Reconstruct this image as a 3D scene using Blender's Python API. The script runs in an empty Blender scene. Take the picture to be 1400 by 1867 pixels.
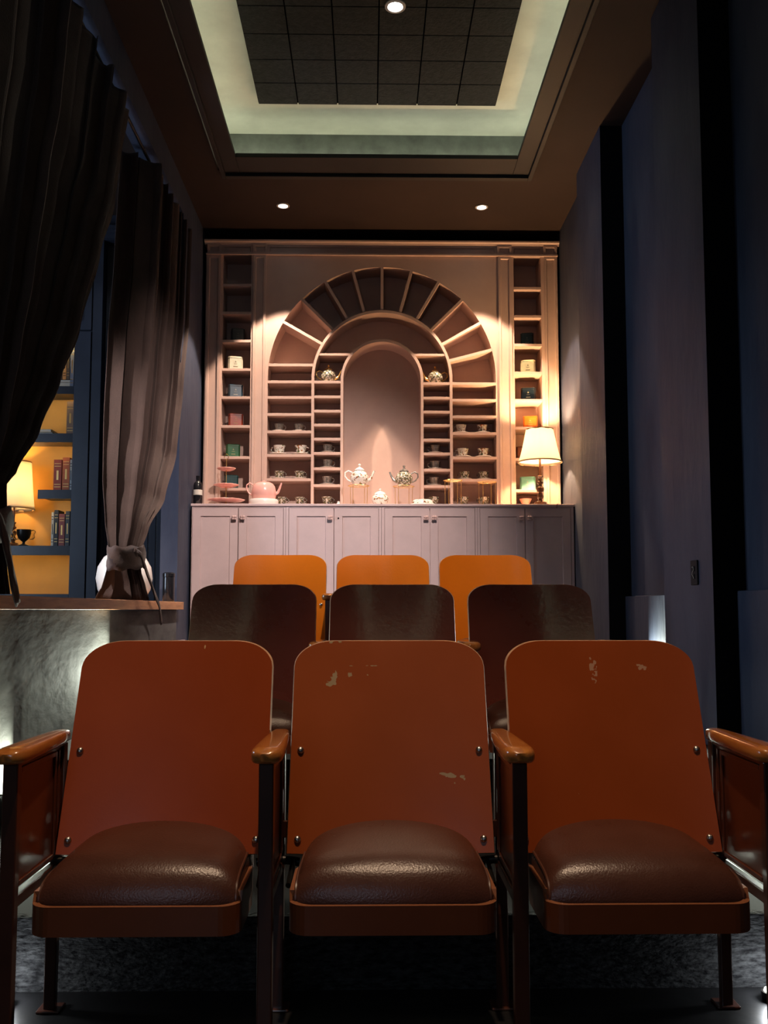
import bpy, bmesh, math, random
from mathutils import Vector, Matrix
random.seed(7)
S = bpy.context.scene
COL = S.collection
PI = math.pi

# ------------------------------------------------------------------ camera
F = 1700.0
YAW, PITCH = math.radians(0.944), math.radians(4.6)
CAMZ = 0.95
SHIFT = 177.5 - F * math.tan(PITCH)
cd = bpy.data.cameras.new('camera'); cam = bpy.data.objects.new('camera', cd); COL.objects.link(cam)
cd.sensor_fit = 'VERTICAL'; cd.sensor_height = 36.0; cd.lens = 36.0 * F / 1867.0
cd.shift_y = SHIFT / 1867.0; cd.clip_start = 0.05
ROT = Matrix.Rotation(-YAW, 3, 'Z') @ Matrix.Rotation(PI / 2 + PITCH, 3, 'X')
cam.matrix_world = Matrix.Translation((0, 0, CAMZ)) @ ROT.to_4x4()
S.camera = cam

def pt(x, y, D):
    """world point seen at photo pixel (x, y) on the plane Y = D"""
    d = ROT @ Vector(((x - 700) / F, (933.5 - y + SHIFT) / F, -1))
    k = D / d.y
    return Vector((d.x * k, D, CAMZ + d.z * k))

# ------------------------------------------------------------------ world, exposure
w = bpy.data.worlds.new('world'); S.world = w; w.use_nodes = True
w.node_tree.nodes['Background'].inputs[0].default_value = (0.10, 0.14, 0.22, 1)
w.node_tree.nodes['Background'].inputs[1].default_value = 0.03
S.view_settings.view_transform = 'Standard'; S.view_settings.look = 'None'
S.view_settings.exposure = 0.0; S.view_settings.gamma = 1.0; S.view_settings.use_curve_mapping = False

P_SHELFSPOT = 280      # two soffit spots in front of the display shelf
P_TRAYSPOT = 880       # spots in the tray ceiling
P_TABLE = 105          # lamp on the counter
P_CASE = 16            # lamp in the bookcase
P_LED = 17.0           # emission of the cove strip
P_WASH = 7          # low wall washers
P_DAY2 = 85          # daylight through the window of the adjoining room
P_REARFILL = 9            # cool fill from an added window behind the camera

def light(name, kind, loc, energy, color, rot=None, **kw):
    l = bpy.data.lights.new(name, kind); l.energy = energy; l.color = color
    for k, v in kw.items(): setattr(l, k, v)
    o = bpy.data.objects.new(name, l); COL.objects.link(o); o.location = loc
    if rot: o.rotation_euler = rot
    return o
def aim(o, target):
    o.rotation_euler = (Vector(target) - o.location).to_track_quat('-Z', 'Y').to_euler()

CEIL = 3.995           # soffit
WARM = (1.0, 0.74, 0.50); WARM2 = (1.0, 0.58, 0.26); COOL = (0.62, 0.78, 1.0)
sl = [pt(516, 380, 6.84), pt(878, 384, 6.84)]
for i, p in enumerate(sl):
    o = light('shelf_spot', 'SPOT', (p.x, p.y, CEIL - 0.03), P_SHELFSPOT, (1.0, 0.72, 0.52) if i else (1.0, 0.76, 0.60),
              spot_size=math.radians(71), spot_blend=0.16, shadow_soft_size=0.015)
    aim(o, (p.x, p.y + 0.02, 0))
TRAYZ = 4.20
tray = [(0.14, 4.80), (0.05, 1.75), (.42, 3.45)]
TS = [(470, (1.0, 0.70, 0.42), 52, (0.08, 5.05, 0)), (310, (1.0, 0.70, 0.46), 60, (0.05, 2.0, 0)), (P_TRAYSPOT, (1.0, 0.82, 0.76), 50, (-.68, 6.9, 1.15))]
for (x, y), (e_, c_, a_, tg) in zip(tray, TS):
    o = light('tray_spot', 'SPOT', (x, y, TRAYZ - 0.03), e_, c_, spot_size=math.radians(a_), spot_blend=1.0, shadow_soft_size=0.05)
    aim(o, tg)

# ------------------------------------------------------------------ materials
def node(nt, t, **kw):
    n = nt.nodes.new(t)
    for k, v in kw.items(): setattr(n, k, v)
    return n
def mat(name, col, rough=0.5, metal=0.0, var=0.0, vscale=6.0, bump=0.0, bscale=40.0, spec=None, coat=0.0,
        stretch=(1, 1, 1), col2=None, coat_rough=0.1, sheen=0.0, rvar=0.0):
    m = bpy.data.materials.new(name); m.use_nodes = True; nt = m.node_tree
    b = nt.nodes['Principled BSDF']
    b.inputs['Base Color'].default_value = (*col, 1); b.inputs['Roughness'].default_value = rough
    b.inputs['Metallic'].default_value = metal
    if spec is not None: b.inputs['Specular IOR Level'].default_value = spec
    b.inputs['Coat Weight'].default_value = coat; b.inputs['Coat Roughness'].default_value = coat_rough
    if sheen: b.inputs['Sheen Weight'].default_value = sheen; b.inputs['Sheen Roughness'].default_value = 0.4
    tc = node(nt, 'ShaderNodeTexCoord'); mp = node(nt, 'ShaderNodeMapping')
    mp.inputs['Scale'].default_value = stretch
    nt.links.new(tc.outputs['Object'], mp.inputs['Vector'])
    if var or col2 or rvar:
        n = node(nt, 'ShaderNodeTexNoise'); n.inputs['Scale'].default_value = vscale
        n.inputs['Detail'].default_value = 7; n.inputs['Roughness'].default_value = 0.62
        nt.links.new(mp.outputs[0], n.inputs['Vector'])
        r = node(nt, 'ShaderNodeValToRGB')
        c2 = col2 if col2 else tuple(min(1, c * (1 + var)) for c in col)
        c1 = col if col2 else tuple(c * (1 - var) for c in col)
        r.color_ramp.elements[0].position = 0.36; r.color_ramp.elements[1].position = 0.66
        r.color_ramp.elements[0].color = (*c1, 1); r.color_ramp.elements[1].color = (*c2, 1)
        nt.links.new(n.outputs['Fac'], r.inputs['Fac']); nt.links.new(r.outputs[0], b.inputs['Base Color'])
        if rvar:
            mr = node(nt, 'ShaderNodeMapRange'); mr.inputs['To Min'].default_value = rough - rvar
            mr.inputs['To Max'].default_value = rough + rvar
            mr.inputs['From Min'].default_value = .3; mr.inputs['From Max'].default_value = .7
            nt.links.new(n.outputs['Fac'], mr.inputs['Value']); nt.links.new(mr.outputs[0], b.inputs['Roughness'])
    if bump:
        n2 = node(nt, 'ShaderNodeTexNoise'); n2.inputs['Scale'].default_value = bscale; n2.inputs['Detail'].default_value = 4
        nt.links.new(mp.outputs[0], n2.inputs['Vector'])
        bp = node(nt, 'ShaderNodeBump'); bp.inputs['Strength'].default_value = bump; bp.inputs['Distance'].default_value = 0.01
        nt.links.new(n2.outputs['Fac'], bp.inputs['Height']); nt.links.new(bp.outputs[0], b.inputs['Normal'])
        if coat: nt.links.new(bp.outputs[0], b.inputs['Coat Normal'])
    return m
def emis(name, col, st):
    m = bpy.data.materials.new(name); m.use_nodes = True; nt = m.node_tree; nt.nodes.clear()
    e = node(nt, 'ShaderNodeEmission'); e.inputs[0].default_value = (*col, 1); e.inputs[1].default_value = st
    o = node(nt, 'ShaderNodeOutputMaterial'); nt.links.new(e.outputs[0], o.inputs[0]); return m
def add_marks(m, marks, col, seed=0.0):
    """worn paint: marks = [(x, z, half width, half height)] in the part's own coordinates"""
    nt = m.node_tree; b = nt.nodes['Principled BSDF']
    tc = node(nt, 'ShaderNodeTexCoord'); sp = node(nt, 'ShaderNodeSeparateXYZ'); nt.links.new(tc.outputs['Object'], sp.inputs[0])
    nz = node(nt, 'ShaderNodeTexNoise'); nz.inputs['Scale'].default_value = 70 + seed; nz.inputs['Detail'].default_value = 6
    nt.links.new(tc.outputs['Object'], nz.inputs['Vector'])
    def mth(op, a, bb=None, c=None):
        n = node(nt, 'ShaderNodeMath', operation=op)
        for i, v in enumerate((a, bb, c)):
            if v is None: continue
            if isinstance(v, (int, float)): n.inputs[i].default_value = v
            else: nt.links.new(v, n.inputs[i])
        return n.outputs[0]
    tot = None
    for (x, z, rx, rz) in marks:
        a = mth('DIVIDE', mth('SUBTRACT', sp.outputs[0], x), rx); c = mth('DIVIDE', mth('SUBTRACT', sp.outputs[2], z), rz)
        d = mth('ADD', mth('MULTIPLY', a, a), mth('MULTIPLY', c, c))
        s = mth('SUBTRACT', 1.0, d)
        tot = s if tot is None else mth('MAXIMUM', tot, s)
    v = mth('ADD', mth('MULTIPLY', tot, 0.55), mth('MULTIPLY', mth('SUBTRACT', nz.outputs['Fac'], 0.5), 5.0))
    v = mth('MULTIPLY', mth('GREATER_THAN', v, 0.35), mth('GREATER_THAN', tot, 0.0))
    mx = node(nt, 'ShaderNodeMix', data_type='RGBA')
    src = b.inputs['Base Color'].links[0].from_socket if b.inputs['Base Color'].links else None
    if src: nt.links.new(src, mx.inputs[6])
    else: mx.inputs[6].default_value = b.inputs['Base Color'].default_value
    mx.inputs[7].default_value = (*col, 1); nt.links.new(v, mx.inputs[0]); nt.links.new(mx.outputs[2], b.inputs['Base Color'])

M = {}
M['pink'] = mat('dusty_pink_paint', (0.50, 0.345, 0.28), 0.48, var=0.05, vscale=5, bump=0.05, bscale=160)
M['cab'] = mat('cabinet_paint', (0.62, 0.47, 0.45), 0.42, var=0.05, vscale=5, bump=0.05, bscale=160)
M['navy'] = mat('navy_plaster', (0.023, 0.031, 0.059), 0.60, col2=(0.045, 0.056, 0.088), vscale=3.2, bump=0.35, bscale=18, stretch=(1, 1, .35), spec=.35)
M['blackfelt'] = mat('black_felt', (0.004, 0.004, 0.005), 0.95, spec=.1)  # shade painted as black, for the near faces of the pilasters
M['navyjoin'] = mat('navy_joinery', (0.020, 0.024, 0.038), 0.36, var=0.15, vscale=4)
M['concrete'] = mat('bare_plaster', (0.085, 0.083, 0.078), 0.8, col2=(0.20, 0.20, 0.185), vscale=4.5, bump=0.5, bscale=14, stretch=(1, .35, 1), spec=.2)
M['ceil'] = mat('dark_ceiling_paint', (0.027, 0.016, 0.012), 0.75, var=0.12, vscale=2, spec=.2)
M['lip'] = mat('dark_ceiling_trim', (0.014, 0.011, 0.010), 0.6, var=0.1, spec=.3)
M['cove'] = mat('pale_cove_plaster', (0.52, 0.54, 0.44), 0.85, var=0.10, vscale=3, bump=0.4, bscale=7)
M['covewall'] = mat('grey_cove_wall', (0.125, 0.14, 0.12), 0.8, var=0.25, vscale=6, bump=0.3, bscale=9)
M['tile'] = mat('charcoal_acoustic_tile', (0.018, 0.0195, 0.018), 0.8, spec=.15, var=0.25, vscale=30, bump=0.5, bscale=70)
M['groove'] = mat('tile_groove', (0.0015, 0.0015, 0.0015), 0.9, spec=.0)
M['floor'] = mat('black_floor', (0.008, 0.008, 0.009), 0.42, var=0.3, vscale=6, bump=0.08, bscale=30)
M['platform'] = mat('black_platform', (0.008, 0.008, 0.009), 0.85, spec=.12, var=.3)
M['riser'] = mat('riser_carpet', (0.006, 0.006, 0.007), 0.9, spec=.1, col2=(0.045, 0.047, 0.049), vscale=42, bump=0.8, bscale=60, stretch=(1, 1, 2.5))
M['back'] = mat('burnt_orange_lacquer', (0.245, 0.058, 0.014), 0.34, var=0.07, vscale=3, bump=0.02, bscale=190, coat=0.08, spec=.3, coat_rough=0.12, rvar=0.05)
M['back2'] = mat('oxblood_lacquer', (0.27, 0.058, 0.030), 0.30, var=0.10, vscale=3, bump=0.06, bscale=60, coat=0.5, coat_rough=0.10, rvar=0.08)  # same seat paint as the other rows, tinted maroon for its dimmer light
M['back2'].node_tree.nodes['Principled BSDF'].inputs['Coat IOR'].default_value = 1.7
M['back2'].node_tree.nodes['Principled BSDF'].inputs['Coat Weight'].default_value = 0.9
M['back3'] = mat('amber_lacquer', (0.72, 0.19, 0.008), 0.30, var=0.06, vscale=3, bump=0.04, bscale=90, coat=0.35, coat_rough=0.12)  # same seat paint again, brightened to carry the spotlight on the third row
M['plyedge'] = mat('worn_ply_edge', (0.50, 0.27, 0.15), 0.5, var=0.3, vscale=20)
M['panedge'] = mat('worn_enamel_edge', (0.24, 0.085, 0.035), 0.4)
M['leather'] = mat('brown_vinyl', (0.078, 0.028, 0.018), 0.30, var=0.10, vscale=9, bump=0.12, bscale=230, rvar=0.04)
M['piping'] = mat('piping_vinyl', (0.085, 0.032, 0.02), 0.35)
M['armwood'] = mat('honey_varnished_wood', (0.52, 0.19, 0.038), 0.24, col2=(0.36, 0.105, 0.022), vscale=9, stretch=(6, 1, 6), coat=0.7, coat_rough=0.06)
M['stand'] = mat('dark_brown_enamel', (0.060, 0.018, 0.010), 0.32, var=0.2, vscale=6, coat=0.3)
M['panelwood'] = mat('red_brown_panel', (0.115, 0.028, 0.012), 0.30, var=0.15, vscale=5, coat=0.35)
M['apron'] = mat('apron_enamel', (0.185, 0.046, 0.014), 0.34, var=0.08, vscale=6, coat=0.25)
M['steel'] = mat('bolt_steel', (0.55, 0.53, 0.50), 0.28, 1.0)
M['iron'] = mat('black_iron', (0.03, 0.027, 0.025), 0.35, 0.8)
M['velvet'] = mat('taupe_velvet', (0.062, 0.037, 0.030), 0.9, var=0.14, vscale=14, bump=0.25, bscale=260, sheen=0.12, stretch=(1, 1, .4))
M['sill'] = mat('oak_sill', (0.58, 0.28, 0.12), 0.55, col2=(0.36, 0.16, 0.065), vscale=5, stretch=(4, .7, 8), bump=.1)
M['ceramic'] = mat('white_glaze', (0.78, 0.74, 0.68), 0.22, var=0.03)
M['pinkglaze'] = mat('pink_glaze', (0.80, 0.42, 0.36), 0.2, var=0.06, vscale=12)
M['gold'] = mat('gold_wire', (0.85, 0.56, 0.20), 0.28, 1.0)
M['china'] = mat('floral_china', (0.74, 0.70, 0.62), 0.2, var=.02)
def floral(m, sc, cols, th=0.57):
    nt = m.node_tree; b = nt.nodes['Principled BSDF']
    tc = node(nt, 'ShaderNodeTexCoord'); n = node(nt, 'ShaderNodeTexNoise'); n.inputs['Scale'].default_value = sc; n.inputs['Detail'].default_value = 2
    n2 = node(nt, 'ShaderNodeTexNoise'); n2.inputs['Scale'].default_value = sc * 1.7
    nt.links.new(tc.outputs['Object'], n.inputs[0]); nt.links.new(tc.outputs['Object'], n2.inputs[0])
    r = node(nt, 'ShaderNodeValToRGB'); r.color_ramp.interpolation = 'CONSTANT'
    r.color_ramp.elements[0].color = (*cols[0], 1); r.color_ramp.elements[1].color = (*cols[1], 1); r.color_ramp.elements[1].position = .47
    e = r.color_ramp.elements.new(.54); e.color = (*cols[2], 1)
    nt.links.new(n2.outputs['Fac'], r.inputs[0])
    g = node(nt, 'ShaderNodeMath', operation='GREATER_THAN'); g.inputs[1].default_value = th; nt.links.new(n.outputs['Fac'], g.inputs[0])
    mx = node(nt, 'ShaderNodeMix', data_type='RGBA'); src = b.inputs['Base Color'].links[0].from_socket
    nt.links.new(src, mx.inputs[6]); nt.links.new(r.outputs[0], mx.inputs[7]); nt.links.new(g.outputs[0], mx.inputs[0])
    nt.links.new(mx.outputs[2], b.inputs['Base Color'])
floral(M['china'], 62, ((0.05, 0.13, 0.04), (0.30, 0.03, 0.03), (0.35, 0.16, 0.03)))
M['china2'] = mat('busy_floral_china', (0.60, 0.55, 0.45), 0.18, var=.02)
floral(M['china2'], 75, ((0.03, 0.05, 0.08), (0.35, 0.22, 0.06), (0.06, 0.10, 0.05)), 0.48)
M['pewter'] = mat('silvered_cup', (0.32, 0.29, 0.25), 0.25, 0.6, var=0.4, vscale=60)
def shade_mat(name, col, tr):
    m = bpy.data.materials.new(name); m.use_nodes = True; nt = m.node_tree; nt.nodes.clear()
    d = node(nt, 'ShaderNodeBsdfDiffuse'); d.inputs[0].default_value = (*col, 1)
    t = node(nt, 'ShaderNodeBsdfTranslucent'); t.inputs[0].default_value = (*col, 1)
    mx = node(nt, 'ShaderNodeMixShader'); mx.inputs[0].default_value = tr
    o = node(nt, 'ShaderNodeOutputMaterial')
    nt.links.new(d.outputs[0], mx.inputs[1]); nt.links.new(t.outputs[0], mx.inputs[2]); nt.links.new(mx.outputs[0], o.inputs[0]); return m
M['shade'] = shade_mat('cream_lampshade', (0.98, 0.92, 0.80), 0.7)
M['trimband'] = mat('shade_trim', (0.35, 0.20, 0.09), 0.7)
M['lampwood'] = mat('turned_walnut', (0.10, 0.036, 0.015), 0.25, var=0.2, coat=.5)
M['glass'] = None
g = bpy.data.materials.new('cabinet_glass'); g.use_nodes = True; nt = g.node_tree; nt.nodes.clear()
tr = node(nt, 'ShaderNodeBsdfTransparent'); gl = node(nt, 'ShaderNodeBsdfGlossy'); gl.inputs['Roughness'].default_value = 0.02
fr = node(nt, 'ShaderNodeFresnel'); fr.inputs[0].default_value = 1.5; mx = node(nt, 'ShaderNodeMixShader'); o = node(nt, 'ShaderNodeOutputMaterial')
nt.links.new(fr.outputs[0], mx.inputs[0]); nt.links.new(tr.outputs[0], mx.inputs[1]); nt.links.new(gl.outputs[0], mx.inputs[2]); nt.links.new(mx.outputs[0], o.inputs[0])
M['glass'] = g
M['caseback'] = mat('ochre_case_back', (0.56, 0.28, 0.045), 0.6, var=0.06, vscale=6)
M['led'] = emis('cove_led', (1.0, 1.0, 0.76), P_LED)
M['spotlens'] = emis('downlight_lens', (1.0, 0.95, 0.92), 22)
M['caseled'] = emis('shelf_led', (1.0, 0.66, 0.22), 30)
M['bulb'] = emis('bulb_glass', (1.0, 0.85, 0.6), 12)
M['washlens'] = emis('washer_lens', (0.95, 1.0, 0.86), 3)
M['white'] = mat('white_trim_ring', (0.35, 0.33, 0.31), 0.5)
M['black'] = mat('gloss_black', (0.010, 0.010, 0.012), 0.15)
M['matteblack'] = mat('matte_black_plastic', (0.010, 0.010, 0.012), 0.7, spec=.2)
M['label'] = mat('paper_label', (0.62, 0.58, 0.50), 0.7)
M['pinkknob'] = mat('knob_glaze', (0.55, 0.38, 0.35), 0.25)

# ------------------------------------------------------------------ mesh builder
class MB:
    def __init__(s): s.v = []; s.f = []; s.m = []
    def add(s, vs, fs, mi=0):
        o = len(s.v); s.v += [tuple(v) for v in vs]
        for f in fs: s.f.append(tuple(o + i for i in f)); s.m.append(mi)
        return s
    def box(s, x0, x1, y0, y1, z0, z1, mi=0):
        return s.add([(x0, y0, z0), (x1, y0, z0), (x1, y1, z0), (x0, y1, z0), (x0, y0, z1), (x1, y0, z1), (x1, y1, z1), (x0, y1, z1)],
                     [(0, 3, 2, 1), (4, 5, 6, 7), (0, 1, 5, 4), (1, 2, 6, 5), (2, 3, 7, 6), (3, 0, 4, 7)], mi)
    def lathe(s, prof, c=(0, 0, 0), n=24, sx=1, sy=1, mi=0, wob=None):
        vs = []; k = len(prof)
        for (r, z) in prof:
            for i in range(n):
                a = 2 * PI * i / n; q = r * (1 + (wob(a, z) if wob else 0))
                vs.append((c[0] + q * math.cos(a) * sx, c[1] + q * math.sin(a) * sy, c[2] + z))
        fs = [(j * n + i, j * n + (i + 1) % n, (j + 1) * n + (i + 1) % n, (j + 1) * n + i) for j in range(k - 1) for i in range(n)]
        if prof[0][0] > 1e-5: fs.append(tuple(range(n))[::-1])
        if prof[-1][0] > 1e-5: fs.append(tuple((k - 1) * n + i for i in range(n)))
        return s.add(vs, fs, mi)
    def shell(s, prof, c=(0, 0, 0), n=32, wob=None):
        vs = []; k = len(prof)
        for (r, z) in prof:
            for i in range(n):
                a = 2 * PI * i / n; q = r * (1 + (wob(a, z) if wob else 0))
                vs.append((c[0] + q * math.cos(a), c[1] + q * math.sin(a), c[2] + z))
        return s.add(vs, [(j * n + i, j * n + (i + 1) % n, (j + 1) * n + (i + 1) % n, (j + 1) * n + i) for j in range(k - 1) for i in range(n)])
    def tube(s, pts, r, n=8, closed=False, flat=1.0):
        pts = [Vector(p) for p in pts]; k = len(pts); rs = r if isinstance(r, (list, tuple)) else [r] * k
        vs = []; up = None
        for i, p in enumerate(pts):
            a = pts[(i - 1) % k] if (closed or i > 0) else p; b = pts[(i + 1) % k] if (closed or i < k - 1) else p
            t = (b - a).normalized()
            if up is None: up = Vector((0, 0, 1)) if abs(t.z) < .9 else Vector((0, 1, 0))
            sd = t.cross(up)
            if sd.length < 1e-4: sd = t.cross(Vector((1, 0, 0)))
            sd.normalize(); up = sd.cross(t).normalized()
            for j in range(n):
                th = 2 * PI * j / n
                vs.append(p + sd * math.cos(th) * rs[i] + up * math.sin(th) * rs[i] * flat)
        fs = []
        for i in range(k if closed else k - 1):
            i2 = (i + 1) % k
            fs += [(i * n + j, i * n + (j + 1) % n, i2 * n + (j + 1) % n, i2 * n + j) for j in range(n)]
        if not closed: fs += [tuple(range(n))[::-1], tuple((k - 1) * n + j for j in range(n))]
        return s.add(vs, fs)
    def prism(s, poly, y0, y1, mi=0, mi_side=None):
        """poly of (x, z) extruded along y"""
        n = len(poly)
        s.add([(x, y0, z) for x, z in poly] + [(x, y1, z) for x, z in poly], [tuple(range(n)), tuple(range(n, 2 * n))[::-1]], mi)
        o = len(s.v) - 2 * n
        for i in range(n):
            s.f.append((o + i, o + n + i, o + n + (i + 1) % n, o + (i + 1) % n)); s.m.append(mi if mi_side is None else mi_side)
        return s
    def prismx(s, poly, x0, x1, mi=0):
        """poly of (y, z) extruded along x"""
        n = len(poly)
        s.add([(x0, y, z) for y, z in poly] + [(x1, y, z) for y, z in poly], [tuple(range(n)), tuple(range(n, 2 * n))[::-1]], mi)
        o = len(s.v) - 2 * n
        for i in range(n): s.f.append((o + i, o + n + i, o + n + (i + 1) % n, o + (i + 1) % n)); s.m.append(mi)
        return s
    def panel(s, x0, x1, z0, z1, yf, yb, rl, rr, rt, rb, rec, bev=0.004):
        """slab facing -y with one recessed field"""
        a = [(x0, yf, z0), (x1, yf, z0), (x1, yf, z1), (x0, yf, z1)]
        b = [(x0 + rl, yf, z0 + rb), (x1 - rr, yf, z0 + rb), (x1 - rr, yf, z1 - rt), (x0 + rl, yf, z1 - rt)]
        c = [(x0 + rl + bev, yf + rec, z0 + rb + bev), (x1 - rr - bev, yf + rec, z0 + rb + bev), (x1 - rr - bev, yf + rec, z1 - rt - bev), (x0 + rl + bev, yf + rec, z1 - rt - bev)]
        d = [(x, yb, z) for (x, _, z) in a]
        fs = []
        for i in range(4):
            j = (i + 1) % 4
            fs += [(i, j, 4 + j, 4 + i), (4 + i, 4 + j, 8 + j, 8 + i), (12 + i, 12 + j, j, i)]
        fs += [(8, 9, 10, 11), (15, 14, 13, 12)]
        return s.add(a + b + c + d, fs)
    def build(s, name, mats, parent=None, smooth=False, bevel=0, loc=None, sub=0, solid=0, segs=2):
        me = bpy.data.meshes.new(name); me.from_pydata(s.v, [], s.f)
        mats = mats if isinstance(mats, (list, tuple)) else [mats]
        for m in mats: me.materials.append(m)
        for p, mi in zip(me.polygons, s.m): p.material_index = mi; p.use_smooth = smooth
        bm = bmesh.new(); bm.from_mesh(me); bmesh.ops.recalc_face_normals(bm, faces=bm.faces); bm.to_mesh(me); bm.free()
        o = bpy.data.objects.new(name, me); COL.objects.link(o)
        if parent: o.parent = parent
        if loc: o.location = loc
        if solid:
            md = o.modifiers.new('solidify', 'SOLIDIFY'); md.thickness = solid; md.offset = 0
        if bevel:
            md = o.modifiers.new('bevel', 'BEVEL'); md.width = bevel; md.segments = segs; md.limit_method = 'ANGLE'; md.angle_limit = math.radians(40)
        if sub:
            md = o.modifiers.new('subsurf', 'SUBSURF'); md.levels = sub; md.render_levels = sub
        if smooth and (not sub):
            try: me.set_sharp_from_angle(angle=math.radians(42))
            except Exception: pass
        return o

def tag(o, label, cat, group=None, kind=None):
    o['label'] = label; o['category'] = cat
    if group: o['group'] = group
    if kind: o['kind'] = kind
    return o
def thing(name, loc, label, cat, group=None, rz=0, kind=None):
    o = bpy.data.objects.new(name, None); COL.objects.link(o); o.location = loc; o.rotation_euler = (0, 0, rz)
    o.empty_display_size = 0.05
    return tag(o, label, cat, group, kind)
def struct(o, label=None, cat=None):
    o['kind'] = 'structure'; o['label'] = label or o.name.replace('_', ' '); o['category'] = cat or o.name.split('_')[0]; return o
def dup(root, loc, label, rz=0, group=None, swap=None, sc=None):
    r = root.copy(); COL.objects.link(r); r.location = loc; r.rotation_euler = (0, 0, rz); r['label'] = label
    if group: r['group'] = group
    if sc: r.scale = sc
    def cp(src, dst):
        for ch in [c for c in bpy.data.objects if c.parent == src]:
            c = ch.copy(); COL.objects.link(c); c.parent = dst
            if swap and c.data and c.data.materials and c.data.materials[0].name in swap:
                c.data = c.data.copy(); c.data.materials[0] = swap[ch.data.materials[0].name]
            cp(ch, c)
    cp(root, r)
    return r

# ================================================================== THE ROOM
XL, XR = -1.33, 1.595      # left wall face, right wall (recess) face
YB = 7.56                  # back wall
YR = -1.7                  # wall behind the camera
XA = -4.3                  # far wall of the adjoining room
STEP2, STEP3 = 2.42, 3.68
Z2, Z3 = 0.18, 0.37
m = MB().box(XA - .1, XR + .1, YR - .1, YB + .1, -0.15, 0); struct(m.build('floor', M['floor']), 'glossy black floor of the seating room', 'floor')
m = MB().box(XL, XR, STEP2 + .03, YB, 0.0, Z2); struct(m.build('floor_platform', M['platform']), 'raised black platform under the second row', 'platform')
m = MB().box(XL, XR, STEP3 + .03, YB, Z2, Z3); struct(m.build('floor_platform', M['platform']), 'highest black platform under the third row and cabinets', 'platform')
m = MB().box(XL, XR, STEP2, STEP2 + .03, 0.0, Z2); struct(m.build('trim_1', M['riser']), 'rough grey riser behind the front row', 'riser')
m = MB().box(XL, XR, STEP3, STEP3 + .03, Z2, Z3); struct(m.build('trim_2', M['riser']), 'rough grey riser behind the second row', 'riser')
# back wall
m = MB().box(XA, XR + .1, YB, YB + .12, 0, 4.5); struct(m.build('wall_back', M['navy']), 'dark back wall behind the shelves', 'wall')
# right wall, its pilasters and low ledges
m = MB().box(XR, XR + .12, YR, YB, 0, 4.5); struct(m.build('wall_right', M['navy']), 'dark navy textured right wall', 'wall')
PX = 1.455
for i, (a, b, lab) in enumerate([(5.64, 6.30, 'dark navy pilaster beside the glowing counter lamp'),
                            (3.92, 4.57, 'navy pilaster carrying the small black switch plate'),
                            (2.2, 2.85, 'navy pilaster nearest to the camera')]):
    m = MB().box(PX, XR, a, b, 0, CEIL); m.m[2] = 1; struct(m.build('wall_right_pilaster', [M['navy'], M['blackfelt']]), lab, 'pilaster')  # camera-facing side coloured black in place of its shade
for (a, b, lab) in [(4.57, 5.64, 'low navy ledge between the two pilasters'), (2.85, 3.92, 'low navy ledge at the right edge, washed by light')]:
    m = MB().box(1.555, XR, a, b, 0, 1.028); struct(m.build('wall_right_ledge', M['navy'], bevel=.004), lab, 'ledge')
# left wall: low wall, jamb beyond the opening, header
OY0, OY1 = 1.6, 6.50
SILLT = pt(164, 1093, 5.0).z
ZS = 1.0
m = MB().box(XL - .12, XL, YR, OY1, 0, ZS - .055); struct(m.build('wall_left', M['concrete']), 'rough grey plaster half wall under the oak sill', 'wall')
m = MB().box(XL - .12, XL, OY1, YB, 0, CEIL); struct(m.build('wall_left_jamb', M['navy']), 'narrow navy wall between the opening and the pink shelves', 'wall')
m = MB().box(XL - .12, XL, YR, OY0, ZS - .055, CEIL); struct(m.build('wall_left_near', M['navy']), 'dark wall at the near end of the curtained opening', 'wall')
m = MB().box(XL - .12, XL, OY0, OY1, 3.78, CEIL); struct(m.build('wall_left_header', M['navy']), 'dark header above the curtained opening', 'wall')
m = MB().box(XL - .12, XL + .05, OY0, OY1 - .002, ZS - .052, ZS).box(XL - .42, XL - .12, OY0, OY1 - .002, ZS - .052, ZS)
struct(m.build('trim_3', M['sill'], bevel=.003), 'honey oak sill board of the curtained opening', 'sill')
# adjoining room
m = MB().box(XA - .1, XA, YR, YB, 0, 4.5); struct(m.build('wall_far_left', M['navy']), 'far wall of the adjoining room', 'wall')
m = MB().box(XA, XR + .1, YR - .12, YR, 0, 1.0).box(XA, XR + .1, YR - .12, YR, 2.6, 4.5).box(XA, -1.25, YR - .12, YR, 1.0, 2.6).box(-0.45, XR + .1, YR - .12, YR, 1.0, 2.6)
struct(m.build('wall_rear', M['navy']), 'wall behind the viewer with a window', 'wall')
m = MB().box(-1.25, -1.19, YR - .08, YR, 1.0, 2.6).box(-.51, -.45, YR - .08, YR, 1.0, 2.6).box(-1.19, -.51, YR - .08, YR, 1.0, 1.06).box(-1.19, -.51, YR - .08, YR, 2.54, 2.6)
struct(m.build('window_1', M['navyjoin']), 'window frame in the rear wall', 'window')
light('window_daylight', 'AREA', (-.85, YR - .14, 1.8), P_REARFILL, COOL, rot=(PI / 2, 0, 0), shape='RECTANGLE', size=.7, size_y=1.5)  # added cool fill, shining in through an invented rear window
m = MB()
for (ya, yb_, za, zb_) in [(3.7, 3.76, 1.0, 3.0), (5.04, 5.1, 1.0, 3.0), (3.76, 5.04, 1.0, 1.06), (3.76, 5.04, 2.94, 3.0), (4.37, 4.43, 1.06, 2.94)]: m.box(XA, XA + .05, ya, yb_, za, zb_)
struct(m.build('window_2', M['navyjoin']), 'window frame in the adjoining room', 'window')
light('window_daylight', 'AREA', (XA + .06, 4.4, 2.0), P_DAY2, COOL, rot=(0, -PI / 2, 0), shape='RECTANGLE', size=1.8, size_y=1.2)
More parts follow.
